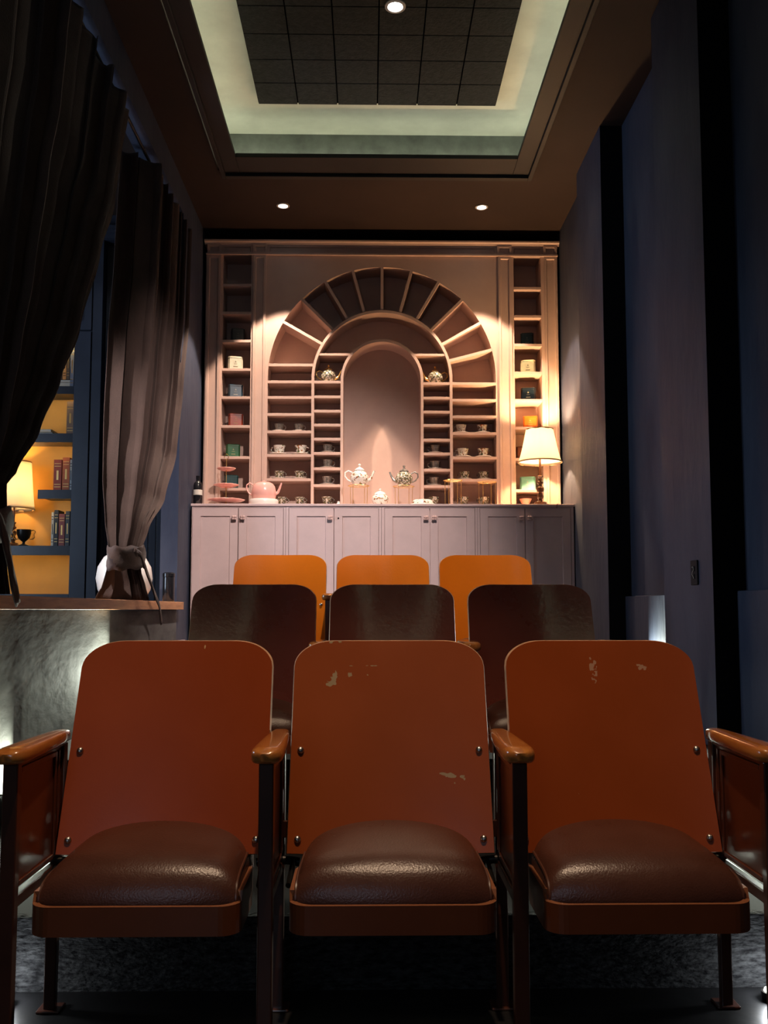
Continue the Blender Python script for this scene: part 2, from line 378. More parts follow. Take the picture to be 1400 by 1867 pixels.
m = MB().box(1.537, XR, 6.302, YB, 0, CEIL); struct(m.build('wall_right_return', M['navy']), 'dark wall return tight beside the pink shelves', 'wall')
# ceiling with the tray
TX0, TX1, TY0, TY1 = -1.05, 1.155, -1.05, 6.28       # tray recess walls
LX0, LX1, LY0, LY1 = -0.903, 1.007, -0.9, 6.08    # lip edge
UP = CAMZ + 3.309
m = MB().box(XL, TX0, YR, YB, CEIL, CEIL + .06).box(TX1, XR + .02, YR, YB, CEIL, CEIL + .06).box(TX0, TX1, YR, TY0, CEIL, CEIL + .06).box(TX0, TX1, TY1, YB, CEIL, CEIL + .06)
struct(m.build('ceiling', M['ceil']), 'dark brown dropped ceiling around the lit tray', 'ceiling')
m = MB().box(XA, XL - .12, YR, YB, CEIL, CEIL + .06); struct(m.build('ceiling_adjoining', M['ceil']), 'ceiling of the adjoining room', 'ceiling')
# lip board: flat frame hanging a little below the soffit
def ringframe(mb, ox0, ox1, oy0, oy1, ix0, ix1, iy0, iy1, z0, z1):
    mb.box(ox0, ix0, oy0, oy1, z0, z1).box(ix1, ox1, oy0, oy1, z0, z1).box(ix0, ix1, oy0, iy0, z0, z1).box(ix0, ix1, iy1, oy1, z0, z1)
m = MB(); ringframe(m, LX0 - .12, LX1 + .13, LY0 - .1, LY1 + .25, LX0, LX1, LY0, LY1, CEIL - .004, CEIL + .025)
ringframe(m, LX0 - .13, LX1 + .14, LY0 - .1, LY1 + .275, LX0 - .10, LX1 + .11, LY0 - .09, LY1 + .23, CEIL - .028, CEIL + .0)
struct(m.build('trim_4', M['lip'], bevel=.003), 'dark stepped trim around the ceiling tray', 'trim')
m = MB(); ringframe(m, TX0 - .04, TX1 + .04, TY0 - .04, TY1 + .04, TX0, TX1, TY0, TY1, CEIL + .06, UP)
struct(m.build('ceiling_tray_side', M['covewall']), 'grey plaster upstand of the lit ceiling tray', 'ceiling')
m = MB().box(TX0 - .04, TX1 + .04, TY0 - .04, TY1 + .04, UP, UP + .05)
struct(m.build('ceiling_tray', M['cove']), 'pale plaster tray ceiling glowing with cove light', 'ceiling')
# acoustic tiles, 6 across
a = pt(471, 189, 5.80); b = pt(904, 194, 5.80)
tw = (b.x - a.x) / 6; tl = 0.2475; n = 25
mt = MB(); TZ = a.z
mt.box(a.x, b.x, 5.80 - tl * n, 5.80, TZ + .008, UP, 1)
for i in range(6):
    for j in range(n):
        g_ = .004
        mt.box(a.x + i * tw + g_, a.x + (i + 1) * tw - g_, 5.80 - (j + 1) * tl + g_, 5.80 - j * tl - g_, TZ - .004, TZ + .008)
struct(mt.build('ceiling_tiles', [M['tile'], M['groove']]), 'panel of charcoal square acoustic tiles in the tray', 'ceiling')
# cove LED strip lying on the lip
m = MB(); ringframe(m, LX0 - .10, LX1 + .10, LY0 - .05, LY1 + .125, LX0 - .085, LX1 + .085, LY0 - .035, LY1 + .11, CEIL + .026, CEIL + .034)
tag(m.build('cove_led_strip', M['led']), 'glowing light strip hidden on the ledge of the ceiling tray', 'light strip')

def downlight(name, x, y, z, r, label):
    t = thing(name, (x, y, z), label, 'ceiling light', 'recessed ceiling spotlights')
    MB().lathe([(r * 1.35, 0), (r * 1.35, -.006), (r, -.008), (r * .92, 0.0)], n=28).build('trim_ring', M['white'], t, smooth=True)
    MB().lathe([(0, -.004), (r * .9, -.004), (r * .9, .0), (0, 0)], n=24).build('lens', M['spotlens'], t)
    return t
for p, lab in zip(sl, ('left recessed spotlight in the dark ceiling above the pink shelves', 'right recessed spotlight in the dark ceiling above the pink shelves')):
    downlight('recessed_spotlight', p.x, p.y, CEIL, .036, lab)
downlight('recessed_spotlight', tray[0][0], tray[0][1], TZ - .004, .042, 'spotlight set into the charcoal tiles at the top of the photo')
downlight('recessed_spotlight', tray[1][0], tray[1][1], TZ - .004, .042, 'spotlight in the charcoal tiles over the front row')
downlight('recessed_spotlight', tray[2][0], tray[2][1], TZ - .004, .042, 'spotlight in the charcoal tiles turned towards the cabinets')
downlight('recessed_spotlight', -1.95, 3.5, CEIL, .036, 'spotlight in the adjoining room near the curtains')
o = light('curtain_spot', 'SPOT', (-1.95, 3.5, CEIL - .03), 620, (1.0, 0.88, 0.84), spot_size=math.radians(40), spot_blend=.9, shadow_soft_size=.03); aim(o, (-1.46, 4.9, 1.7))
downlight('recessed_spotlight', -2.1, 5.9, CEIL, .036, 'spotlight in the adjoining room in front of the bookcase')
o = light('joinery_spot', 'SPOT', (-2.1, 5.9, CEIL - .03), 14, (0.75, 0.85, 1.0), spot_size=math.radians(100), spot_blend=.9, shadow_soft_size=.03); aim(o, (-2.0, 6.8, 1.2))

# low wall washers
def washer(x, y, z, h, lab, side):
    t = thing('wall_washer', (x, y, z), lab, 'light', 'low wall washers')
    MB().box(-.03, .03, 0, .045, 0, h).box(-.035, .035, -.16, 0, -.006, 0).build('housing', M['iron'], t, bevel=.002)
    MB().box(-.022, .022, -.004, 0, .02, h - .02).build('lens', M['washlens'], t)
    light('washer_glow', 'AREA', (x, y - .012, z + h / 2), P_WASH * (2.2 if z > .5 else 1) * (2.6 if x > 0 else 1), (0.93, 1.0, 0.84), rot=(PI / 2, 0, PI), shape='RECTANGLE', size=.04, size_y=h - .04)
washer(1.51, 3.66, .29, .12, 'low light at the right wall beside the second row', 1)
washer(1.51, 5.2, .56, .12, 'low light at the right wall beside the third row', 1)
washer(-1.29, 3.58, .29, .12, 'low light at the left wall beside the second row', -1)
washer(-1.29, 4.86, .56, .12, 'low light at the left wall beside the third row', -1)

def puck(x, y, lab):
    t = thing('floor_light', (x, y, 0), lab, 'light', 'small lights on the floor')
    MB().lathe([(0, 0), (.022, 0), (.024, .02), (0, .02)], n=20).build('housing', M['iron'], t, smooth=True)
    MB().lathe([(0, 0), (.018, 0), (.016, .006), (0, .007)], n=20).build('lens', M['washlens'], t, smooth=True, loc=(0, 0, .0201))
    light('floor_glow', 'POINT', (x, y, .05), 1.1, (0.93, 0.97, 1.0), shadow_soft_size=.012)
puck(.985, 2.345, 'small light on the floor behind the right end of the front row')
puck(-.88, 2.345, 'small light on the floor behind the left end of the front row')

# switch plate on the pilaster
p = pt(1262, 1044, 4.12)
t = thing('switch_plate', (PX, 4.13, p.z), 'small black switch plate on the navy pilaster', 'switch')
MB().box(-.008, 0, -.042, .042, -.055, .055).build('plate', M['matteblack'], t, bevel=.003)
MB().box(-.011, -.008, -.015, .015, .006, .028).box(-.011, -.008, -.015, .015, -.028, -.006).build('rocker', M['matteblack'], t, bevel=.001)
MB().tube([(-.0125, .012, .024), (-.0125, -.004, .026), (-.0125, -.010, .012), (-.0125, .004, .004), (-.0125, .010, -.008), (-.0125, -.004, -.018), (-.0125, -.010, -.026)], .0009, 5).build('marking', M['label'], t)

# ================================================================== PINK DISPLAY SHELF
YF, YK = 7.30, 7.53
CY0 = 6.90                                   # cabinet front
ZC = pt(697, 919, CY0).z                     # counter top
def X(px, D=YF): return pt(px, 700, D).x
def Z(py, D=YF, px=697): return pt(px, py, D).z
unit = thing('display_shelf', (0, 0, 0), 'dusty pink arched display shelf with many small compartments', 'shelf')
unit.location = (X(696), YF, ZC)
UO = Vector((X(696), YF, ZC))
def U(mb, name, mats=None, **kw):
    mb.v = [(x - UO.x, y - UO.y, z - UO.z) for (x, y, z) in mb.v]
    return mb.build(name, mats or M['pink'], unit, **kw)
x0, x1 = X(372.5), X(1019.5)
ztop = Z(441)
BB = ZC + .045                               # top of the bottom board
U(MB().box(x0, x1, YK, YK + .02, ZC, ztop - .01), 'back_panel')
# crown and frieze
cr = [(YF - .035, ztop), (YF - .035, ztop - .012), (YF - .018, ztop - .02), (YF - .012, ztop - .034), (YK, ztop - .034), (YK, ztop)]
U(MB().prismx(cr, x0 - .012, x1 + .012), 'cornice')
fz1, fz0 = ztop - .034, Z(465)
mf = MB()
for (pa, pb) in [(375, 401), (401, 459), (459, 485), (485, 908), (908, 935), (935, 993), (993, 1018)]:
    big = (pb - pa) < 30
    mf.panel(X(pa) + .0, X(pb), fz0, fz1, YF - (.018 if big else .006), YK, .018, .018, .014, .018, .014, .006)
U(mf, 'frieze')
U(MB().box(x0, x1, YF - .022, YF, fz0 - .010, fz0 + .004), 'ledge_moulding', bevel=.002)
# pilasters
for (pa, pb) in [(375, 400), (460, 483), (910, 934), (994.5, 1018)]:
    U(MB().panel(X(pa), X(pb), ZC, fz0 - .010, YF - .014, YK, .018, .018, .02, .03, .012, .005), 'pilaster')
U(MB().box(x0 - .0, X(375), YF + .0, YK, ZC, fz0), 'side_panel'); U(MB().box(X(1018), x1, YF, YK, ZC, fz0), 'side_panel')
# column stiles
for (pa, pb) in [(400, 404), (456, 460), (934, 938.5), (988.5, 994.5)]:
    U(MB().box(X(pa), X(pb), YF, YK, ZC, fz0), 'upright', bevel=.0015)
ARX, ARR = 696, 208
R = (X(904) - X(488)) / 2; CX = (X(904) + X(488)) / 2; CZ = Z(487) - R
# arched face
def arch_face(mb, ox0, ox1, oz1, cx, cz, r, zb, ya, yb, n=48):
    A = [(cx - r * math.cos(PI * i / n), cz + r * math.sin(PI * i / n)) for i in range(n + 1)]
    A = [(cx - r, zb)] + A + [(cx + r, zb)]
    O = [(ox0, zb)]
    for i in range(n + 1):
        a = PI * i / n; dx, dz = -math.cos(a), math.sin(a); k = 1e9
        if abs(dx) > 1e-6: k = min(k, ((ox1 if dx > 0 else ox0) - cx) / dx)
        if dz > 1e-6: k = min(k, (oz1 - cz) / dz)
        O.append((cx + dx * k, cz + dz * k))
    O.append((ox1, zb)); q = len(A)
    vs = [(x, ya, z) for x, z in A] + [(x, ya, z) for x, z in O] + [(x, yb, z) for x, z in A]
    fs = []
    for i in range(q - 1): fs += [(i, i + 1, q + i + 1, q + i), (i, 2 * q + i, 2 * q + i + 1, i + 1)]
    # corners
    o = len(mb.v); mb.add(vs, fs)
    for sx in (0, 1):
        c = (ox0 if sx == 0 else ox1, ya, oz1); best = None
        for i in range(1, q - 2):
            p, r_ = O[i], O[i + 1]
            if sx == 0 and abs(p[0] - ox0) < 1e-6 and abs(r_[1] - oz1) < 1e-6: best = (p, r_)
            if sx == 1 and abs(p[1] - oz1) < 1e-6 and abs(r_[0] - ox1) < 1e-6: best = (p, r_)
        if best: mb.add([(best[0][0], ya, best[0][1]), c, (best[1][0], ya, best[1][1])], [(0, 1, 2)])
m = MB(); arch_face(m, X(483), X(910), fz0, CX, CZ, R, ZC, YF, YK)
U(m, 'arched_face')
def band(r0, r1, cz, ya, yb, n=48, zb=ZC):
    mb = MB(); pts0 = [(CX - r0, zb)] + [(CX - r0 * math.cos(PI * i / n), cz + r0 * math.sin(PI * i / n)) for i in range(n + 1)] + [(CX + r0, zb)]
    pts1 = [(CX - r1, zb)] + [(CX - r1 * math.cos(PI * i / n), cz + r1 * math.sin(PI * i / n)) for i in range(n + 1)] + [(CX + r1, zb)]
    q = len(pts0)
    vs = [(x, ya, z) for x, z in pts0] + [(x, ya, z) for x, z in pts1] + [(x, yb, z) for x, z in pts0] + [(x, yb, z) for x, z in pts1]
    fs = []
    for i in range(q - 1):
        fs += [(i, i + 1, q + i + 1, q + i), (i, 2 * q + i, 2 * q + i + 1, i + 1), (q + i, q + i + 1, 3 * q + i + 1, 3 * q + i)]
    mb.add(vs, fs); return mb
K = R / ARR
RM1, RM0, RI1, RI0 = 128.5 * K, 123.5 * K, 75.5 * K, 70.5 * K
U(band(RM0, RM1, CZ - 1.5 * K, YF - .003, YK), 'arch_band', smooth=True)
U(band(RI0, RI1, CZ - 3 * K, YF - .003, YK), 'arch_band', smooth=True)
# bottom boards
for (pa, pb) in [(404, 456), (938.5, 988.5)]: U(MB().box(X(pa), X(pb), YF + .002, YK, ZC, BB), 'bottom_board')
for (xa, xb) in [(CX - R, CX - RM1), (CX - RM0, CX - RI1), (CX + RI1, CX + RM0), (CX + RM1, CX + R)]:
    U(MB().box(xa, xb, YF + .002, YK, ZC, BB), 'bottom_board')
SH = {}
TH = 0.011
def shelves(key, xa, xb, ys, y_front=YF):
    SH[key] = []
    for yp in ys:
        z = Z(yp); SH[key].append(z + TH)
        U(MB().box(xa, xb, y_front, YK, z - TH, z + TH), 'shelf_board', bevel=.0015)
shelves('L', X(404), X(456), [521, 572, 623, 675, 726, 778.5, 835, 892.5])
shelves('R', X(938.5), X(988.5), [524, 575.6, 627.8, 679, 729, 780, 837, 894.4])
shelves('OL', CX - R, CX - RM1, [697, 725.5, 756.4, 788, 831, 875])
shelves('OR', CX + RM1, CX + R, [699, 729.4, 759.5, 790, 834.7, 875.4])
shelves('IL', CX - RM0, CX - RI1, [697, 724, 750, 775.4, 801, 827, 855, 885.7])
shelves('IR', CX + RI1, CX + RM0, [699, 725.6, 751, 775.5, 802, 827.4, 857, 887])
zz = Z(646.5); dx = math.sqrt((RM0) ** 2 - (zz - CZ) ** 2); di = math.sqrt(RI1 ** 2 - (zz - (CZ - 3 * K)) ** 2)
U(MB().box(CX - dx - .004, CX - di + .002, YF, YK, zz - TH * .8, zz + TH * .8), 'shelf_board'); U(MB().box(CX + di - .002, CX + dx + .004, YF, YK, zz - TH * .8, zz + TH * .8), 'shelf_board')
zz = Z(666); U(MB().box(CX - math.sqrt(R * R - (zz - CZ) ** 2) - .002, CX - math.sqrt(RM1 ** 2 - (zz - CZ) ** 2), YF, YK, zz - TH, zz + TH), 'shelf_board')
for deg in (150, 135, 120, 105, 90, 75, 60, 45, 30, 15):
    a = math.radians(deg); c, s_ = math.cos(a), math.sin(a); nx, nz = -s_ * TH, c * TH
    ra, rb = RM1 - .003, R + .002
    poly = [(CX + ra * c + nx, CZ + ra * s_ + nz), (CX + rb * c + nx, CZ + rb * s_ + nz), (CX + rb * c - nx, CZ + rb * s_ - nz), (CX + ra * c - nx, CZ + ra * s_ - nz)]
    U(MB().prism(poly, YF, YK), 'radial_divider')

# ================================================================== BASE CABINETS (four units + worktop)
ZF = Z3
def CXp(px): return pt(px, 1000, CY0).x
worktop = MB().box(CXp(347), CXp(1048), CY0 - .012, YF - .036, ZC - .018, ZC).box(x0, x1, YF - .036, YK, ZC - .018, ZC - .0005)
tag(worktop.build('worktop', M['cab'], bevel=.002), 'thin painted counter running over the mauve base cabinets', 'worktop')
zt = ZC - .019
units = [(348.5, 520.5, [(350, 433.3), (434.3, 516)], 'leftmost mauve base cabinet, below the cake stand'),
         (520.5, 695.5, [(526, 608), (609, 690)], 'mauve base cabinet below the white teapot, one knob missing'),
         (695.5, 870.5, [(701, 783), (784, 866)], 'mauve base cabinet below the gold wire stands'),
         (870.5, 1047, [(875.5, 957), (958, 1041)], 'rightmost mauve base cabinet, below the glowing lamp')]
kz = Z(945, CY0)
for ui, (ua, ub, doors, lab) in enumerate(units):
    xa, xb = CXp(ua), CXp(ub); mid = (xa + xb) / 2
    t = thing('base_cabinet', (mid, CY0, ZF), lab, 'cabinet', 'mauve base cabinets')
    xa += .001; xb -= .001
    mb = MB().box(xa - mid, xb - mid, .022, .38, 0, zt - ZF)
    da, db = CXp(doors[0][0]), CXp(doors[1][1])
    mb.box(xa - mid, da - mid - .002, 0, .022, 0, zt - ZF).box(db - mid + .002, xb - mid, 0, .022, 0, zt - ZF).box(da - mid - .002, db - mid + .002, 0, .022, zt - ZF - .010, zt - ZF).box(da - mid - .002, db - mid + .002, 0, .022, 0, .08)
    mb.build('carcass', M['cab'], t)
    for di_, (a_, b_) in enumerate(doors):
        a, b = CXp(a_) - mid + .0012, CXp(b_) - mid - .0012
        d = MB().panel(a, b, .083, zt - ZF - .0125, -.002, .018, .058, .058, .060, .07, .010, .004).build('door', M['cab'], t)
        if ui == 1 and di_ == 1:
            MB().lathe([(0, -.001), (.006, -.001), (.006, .002), (0, .002)], n=12).build('knob_hole', M['groove'], d, loc=(a + .030, -.003, kz - ZF)).rotation_euler = (PI / 2, 0, 0)
            continue
        kx = (b - .025) if di_ == 0 else (a + .030)
        k = MB().tube([(0, 0, 0), (0, -.016, 0)], .005, 10)
        for q in range(4):
            aa = PI / 4 + q * PI / 2
            k.lathe([(0, -.010), (.010, -.006), (.012, 0), (.010, .006), (0, .010)], c=(.011 * math.cos(aa), -.022, .011 * math.sin(aa)), n=12, sy=.8)
        k.build('knob', M['pinkknob'] if 'pinkknob' in M else M['ceramic'], d, smooth=True, loc=(kx, -.002, kz - ZF))

# ================================================================== CROCKERY
def cup_proto(name, m_body, label, loc, rz, s=1.0, group='teacups on the display shelf'):
    t = thing(name, loc, label, 'teacup', group, rz)
    pr = [(0, .004), (.018, .004), (.020, 0), (.022, 0), (.024, .006), (.030, .014), (.034, .03), (.037, .05), (.042, .062), (.0405, .0625), (.036, .052), (.032, .03), (.026, .014), (0, .010)]
    MB().lathe([(r * s, z * s) for r, z in pr], n=24).build('bowl', m_body, t, smooth=True)
    pts = [(.034, 0, .050), (.046, 0, .054), (.058, 0, .047), (.058, 0, .034), (.048, 0, .022), (.032, 0, .018)]
    MB().tube([(x * s, y * s, z * s) for x, y, z in pts], .0028 * s, 8).build('handle', m_body, t, smooth=True)
    return t
def saucer_proto(loc, m_body, label, s=1.0):
    o = MB().lathe([(r * s, z * s) for r, z in [(0, .002), (.025, .002), (.03, 0), (.034, 0), (.052, .008), (.072, .014), (.071, .016), (.05, .011), (.03, .005), (0, .005)]], n=28).build('saucer', m_body, smooth=True, loc=loc)
    return tag(o, label, 'saucer', 'saucers under the teacups')
YCUP = 7.385
def shelf_z(key, i): return SH[key][i]
def cx_(px, D=YCUP): return pt(px, 850, D).x
protoW = protoF = protoP = None; saucW = None
cups = [ # px, z, style, handle side, scale, label bits
    (508, shelf_z('OL', 3), 'P', 1, .80, 'small dark patterned teacup, left one', 'on the third lowest shelf left of the arch, high up'),
    (544, shelf_z('OL', 3), 'P', 1, .80, 'small dark patterned teacup, right one', ''),
    (509, shelf_z('OL', 4), 'W', -1, 1.0, '', ''), (548, shelf_z('OL', 4), 'W', 1, 1.0, '', ''),
    (509, shelf_z('OL', 5), 'F', 1, .82, '', ''), (546, shelf_z('OL', 5), 'F', 1, .82, '', ''),
    (514, BB, 'F', 1, .82, '', ''), (547, BB, 'F', 1, .82, '', ''),
    (597, shelf_z('IL', 5), 'P', 1, .86, '', ''), (597, shelf_z('IL', 6), 'P', 1, .86, '', ''), (596, shelf_z('IL', 7), 'P', 1, .86, '', ''), (596, BB, 'F', 1, .86, '', ''),
    (793, shelf_z('IR', 5), 'P', -1, .86, '', ''), (793, shelf_z('IR', 6), 'P', -1, .86, '', ''), (791, shelf_z('IR', 7), 'P', -1, .86, '', ''), (791, BB, 'F', -1, .86, '', ''),
    (841, shelf_z('OR', 3), 'W', -1, .88, '', ''), (880, shelf_z('OR', 3), 'W', 1, .88, '', ''),
    (844, shelf_z('OR', 4), 'W', -1, .94, '', ''), (881, shelf_z('OR', 4), 'W', 1, .94, '', ''),
    (847, shelf_z('OR', 5), 'F', -1, .82, '', ''), (882, shelf_z('OR', 5), 'F', -1, .82, '', ''),
    (845, BB, 'F', -1, .86, '', ''), (882, BB, 'F', -1, .86, '', '')]
LAB = ['small dark teacup on the highest occupied shelf left of the arch, left of two',
       'small dark teacup on the highest occupied shelf left of the arch, right of two',
       'large white floral teacup with its handle to the left, left outer shelves',
       'large white floral teacup with its handle to the right, left outer shelves',
       'floral teacup above the pink teapot, left of the pair on the lowest raised shelf',
       'floral teacup right of the pink teapot, right of the pair on the lowest raised shelf',
       'teacup at counter level half hidden behind the pink teapot spout',
       'golden floral teacup at counter level just right of the pink teapot',
       'dark teacup in the narrow left column, topmost of its three on saucers',
       'dark teacup in the narrow left column, middle of its three on saucers',
       'dark teacup in the narrow left column, lowest of its three on saucers',
       'teacup at counter level below the narrow left column',
       'dark teacup in the narrow right column, topmost of its three on saucers',
       'dark teacup in the narrow right column, middle of its three on saucers',
       'dark teacup in the narrow right column, lowest of its three on saucers',
       'teacup at counter level behind the left gold wire stand',
       'white floral teacup on the highest occupied shelf right of the arch, handle left',
       'white floral teacup on the highest occupied shelf right of the arch, handle right',
       'white floral teacup on the middle occupied shelf right of the arch, handle left',
       'white floral teacup on the middle occupied shelf right of the arch, handle right',
       'small floral teacup on the lowest raised shelf right of the arch, left of two',
       'small floral teacup on the lowest raised shelf right of the arch, right of two',
       'cream teacup at counter level between the two gold wire stands',
       'cream teacup at counter level under the right gold wire stand']
MS = {'W': M['china'], 'F': M['china2'], 'P': M['pewter']}
SL = ['of the left dark cup, highest occupied shelf left of the arch', 'of the right dark cup, highest occupied shelf left of the arch',
      'of the large white cup with handle left, left outer shelves', 'of the large white cup with handle right, left outer shelves',
      'of the left floral cup above the pink teapot', 'of the right floral cup above the pink teapot',
      'in the narrow left column, topmost of three', 'in the narrow left column, middle of three', 'in the narrow left column, lowest of three',
      'in the narrow right column, topmost of three', 'in the narrow right column, middle of three', 'in the narrow right column, lowest of three',
      'of the left white cup, highest occupied shelf right of the arch', 'of the right white cup, highest occupied shelf right of the arch',
      'of the left white cup, middle occupied shelf right of the arch', 'of the right white cup, middle occupied shelf right of the arch',
      'of the left small cup, lowest raised shelf right of the arch', 'of the right small cup, lowest raised shelf right of the arch']
protos = {}; sproto = None
for (px_, z, st, hs, sc, _, _), lab in zip(cups, LAB):
    has_s = abs(z - BB) > 1e-6
    x = cx_(px_); rz = (0.25 if hs > 0 else PI - 0.25)
    zc = z + (.0055 * sc if has_s else 0) + .0005
    if st not in protos:
        protos[st] = cup_proto('teacup', MS[st], lab, (x, YCUP, zc), rz); protos[st].scale = (sc * 1.18, sc * 1.18, sc * 1.22)
    else: dup(protos[st], (x, YCUP, zc), lab, rz, sc=(sc * 1.18, sc * 1.18, sc * 1.22))
    if has_s:
        sl_ = 'saucer ' + SL.pop(0)
        if sproto is None:
            sproto = saucer_proto((x, YCUP, z), M['ceramic'], sl_); sproto.scale = (sc,) * 3
        else:
            o = sproto.copy(); COL.objects.link(o); o.location = (x, YCUP, z); o['label'] = sl_; o.scale = (sc,) * 3

# tea tins
def tin(px_, z, D, col, wpx, hpx, lab, lid=True, rz=.22, dark=None, lblcol=(0.45, 0.36, 0.2)):
    mm = mat('tin_paint', col, 0.28, var=.12, vscale=20)
    p = pt(px_, 700, D); W = wpx / F * D / 2; H = hpx / F * D
    t = thing('tea_tin', (p.x, D, z), lab, 'tin', 'tea tins in the side columns', rz)
    c = W * .22
    def oct_(k, zz): q = W * k; e = c * k; return [(-q + e, -q, zz), (q - e, -q, zz), (q, -q + e, zz), (q, q - e, zz), (q - e, q, zz), (-q + e, q, zz), (-q, q - e, zz), (-q, -q + e, zz)]
    def stack(levels):
        mb = MB(); vs = []
        for k, zz in levels: vs += oct_(k, zz)
        fs = [tuple(range(8))[::-1], tuple((len(levels) - 1) * 8 + i for i in range(8))]
        for j in range(len(levels) - 1):
            fs += [(j * 8 + i, j * 8 + (i + 1) % 8, (j + 1) * 8 + (i + 1) % 8, (j + 1) * 8 + i) for i in range(8)]
        return mb.add(vs, fs)
    stack([(.97, 0), (1.0, .003), (1.0, H * .78), (.97, H * .79)]).build('body', mm, t)
    l = stack([(1.0, H * .792), (1.02, H * .80), (1.02, H * .88), (.9, H * .93)]).build('lid', mm, t)
    MB().lathe([(W * .22, 0), (W * .16, H * .03), (W * .2, H * .06), (0, H * .08)], n=12).build('knob', M['steel'], l, smooth=True, loc=(0, 0, H * .93))
    ml = mat('tin_label', tuple(c * .6 for c in lblcol), .5)
    q = MB().box(-W * .3, W * .3, -W - .0012, -W + .001, H * .18, H * .24)
    q.add([(-W * .13, -W - .0012, H * .50), (W * .13, -W - .0012, H * .50), (0, -W - .0012, H * .62)], [(0, 1, 2)])
    q.box(-W * .22, W * .22, -W - .0012, -W + .001, H * .38, H * .41)
    q.build('label', ml, t)
YT = 7.40
for px_, key, i, col, wd, hh, lab, lb in [
    (432, 'L', 2, (.05, .06, .06), 24, 27, 'dark silvery tea tin, topmost in the left column', (.2, .2, .18)),
    (428, 'L', 3, (.42, .40, .30), 27, 27, 'cream tea tin in the left column', (.25, .22, .14)),
    (429, 'L', 4, (.008, .028, .045), 26, 27, 'navy blue tea tin in the left column', (.35, .35, .3)),
    (430, 'L', 5, (.17, .02, .006), 26, 26, 'rust red tea tin in the left column', (.35, .18, .06)),
    (426, 'L', 6, (.008, .075, .02), 25, 26, 'bright green tea tin in the left column', (.3, .3, .12)),
    (424, 'L', 7, (.01, .05, .05), 24, 27, 'dark teal tea tin, lowest in the left column', (.05, .12, .1)),
    (962, 'R', 2, (.012, .03, .035), 24, 26, 'black and teal tea tin, topmost in the right column', (.2, .2, .16)),
    (963, 'R', 3, (.42, .37, .20), 27, 27, 'pale yellow tea tin in the right column', (.25, .2, .1)),
    (963, 'R', 4, (.008, .014, .02), 27, 26, 'near black tea tin in the right column', (.4, .34, .2)),
    (966, 'R', 5, (.5, .09, .008), 26, 25, 'orange tea tin in the right column above the lamp', (.5, .3, .1)),
    (952, 'R', 6, (.10, .03, .01), 24, 26, 'brown tea tin mostly hidden behind the lampshade', (.3, .15, .08)),
    (960, 'R', 7, (.16, .42, .36), 28, 27, 'aqua tea tin, lowest in the right column behind the lamp stem', (.6, .6, .5))]:
    tin(px_, SH[key][i] + .0005, YT, col, wd, hh, lab, lblcol=lb, rz=.22 if key == 'L' else -.2)
MB().lathe([(0, 0), (.02, 0), (.035, .02), (.040, .034), (.037, .034), (.03, .018), (0, .006)], n=20)
tag(MB().lathe([(0, 0), (.022, 0), (.04, .03), (.05, .052), (.047, .052), (.036, .03), (0, .006)], n=20).build('glass_bowl', M['pinkglaze'], smooth=True, loc=(cx_(957), 7.38, BB)), 'small pink bowl at the foot of the right column behind the lamp', 'bowl')

# teapots
def teapot(loc, s, m_body, m_trim, lab, side=1, prof=None, rz=0, hi=False, name='teapot'):
    t = thing(name, loc, lab, 'teapot', None, rz)
    pr = prof or [(0, .004), (.030, .004), (.034, 0), (.038, .004), (.050, .018), (.062, .042), (.062, .062), (.050, .086), (.032, .100), (.030, .104), (0, .104)]
    topz = pr[-1][1]
    MB().lathe([(r * s, z * s) for r, z in pr], n=32).build('body', m_body, t, smooth=True)
    r0 = [r for r, z in pr if z == topz and r > 0][0]
    l = MB().lathe([(r * s, z * s) for r, z in [(r0 + .004, 0), (r0 + .004, .004), (r0 * .8, .014), (r0 * .35, .022), (.006, .024), (.005, .030), (.010, .036), (.008, .044), (0, .048)]], n=28).build('lid', m_trim, t, smooth=True)
    l.location = (0, 0, topz * s)
    mz = topz * .55
    rmax = max(r for r, z in pr)
    sp = [(rmax - .014, 0, topz * .32), (rmax + .012, 0, topz * .42), (rmax + .026, 0, topz * .66), (rmax + .040, 0, topz * .98)]
    MB().tube([(x * s * side, y, z * s) for x, y, z in sp], [.015 * s, .011 * s, .008 * s, .0065 * s], 12).build('spout', m_trim if hi else m_body, t, smooth=True)
    hd = [(rmax - .012, 0, topz * .86), (rmax + .014, 0, topz * .98), (rmax + .036, 0, topz * .86), (rmax + .038, 0, topz * .62), (rmax + .020, 0, topz * .38), (rmax - .006, 0, topz * .26)]
    MB().tube([(-x * s * side, y, z * s) for x, y, z in hd], .0055 * s, 10).build('handle', m_trim, t, smooth=True)
    return t
D_ = 7.12
def cpt(px_, py_, D=D_): return pt(px_, py_, D)
# wire stands
def wire_stand(px_, w_px, h, lab, D=D_, plate=False):
    p = cpt(px_, 900, D); W = w_px / F * D / 2
    t = thing('wire_stand', (p.x, D, ZC), lab, 'stand', 'gold wire stands on the counter')
    R_ = W * .94
    ring = MB().tube([(R_ * math.cos(2 * PI * i / 28) * (1 + .04 * math.cos(6 * 2 * PI * i / 28)), R_ * math.sin(2 * PI * i / 28), h) for i in range(28)], .0022, 6, closed=True)
    ring.tube([(-R_, 0, h), (R_, 0, h)], .0016, 6).tube([(0, -R_, h), (0, R_, h)], .0016, 6)
    ring.build('ring', M['gold'], t, smooth=True)
    for q in range(4):
        a = PI / 4 + q * PI / 2 + .2
        MB().tube([(R_ * math.cos(a), R_ * math.sin(a), h), (R_ * math.cos(a) * .97, R_ * math.sin(a) * .97, 0.0), (R_ * math.cos(a) * .80, R_ * math.sin(a) * .8, .003)], .0019, 6).build('leg', M['gold'], t, smooth=True)
    return p, h
hs = cpt(655, 886).z - ZC
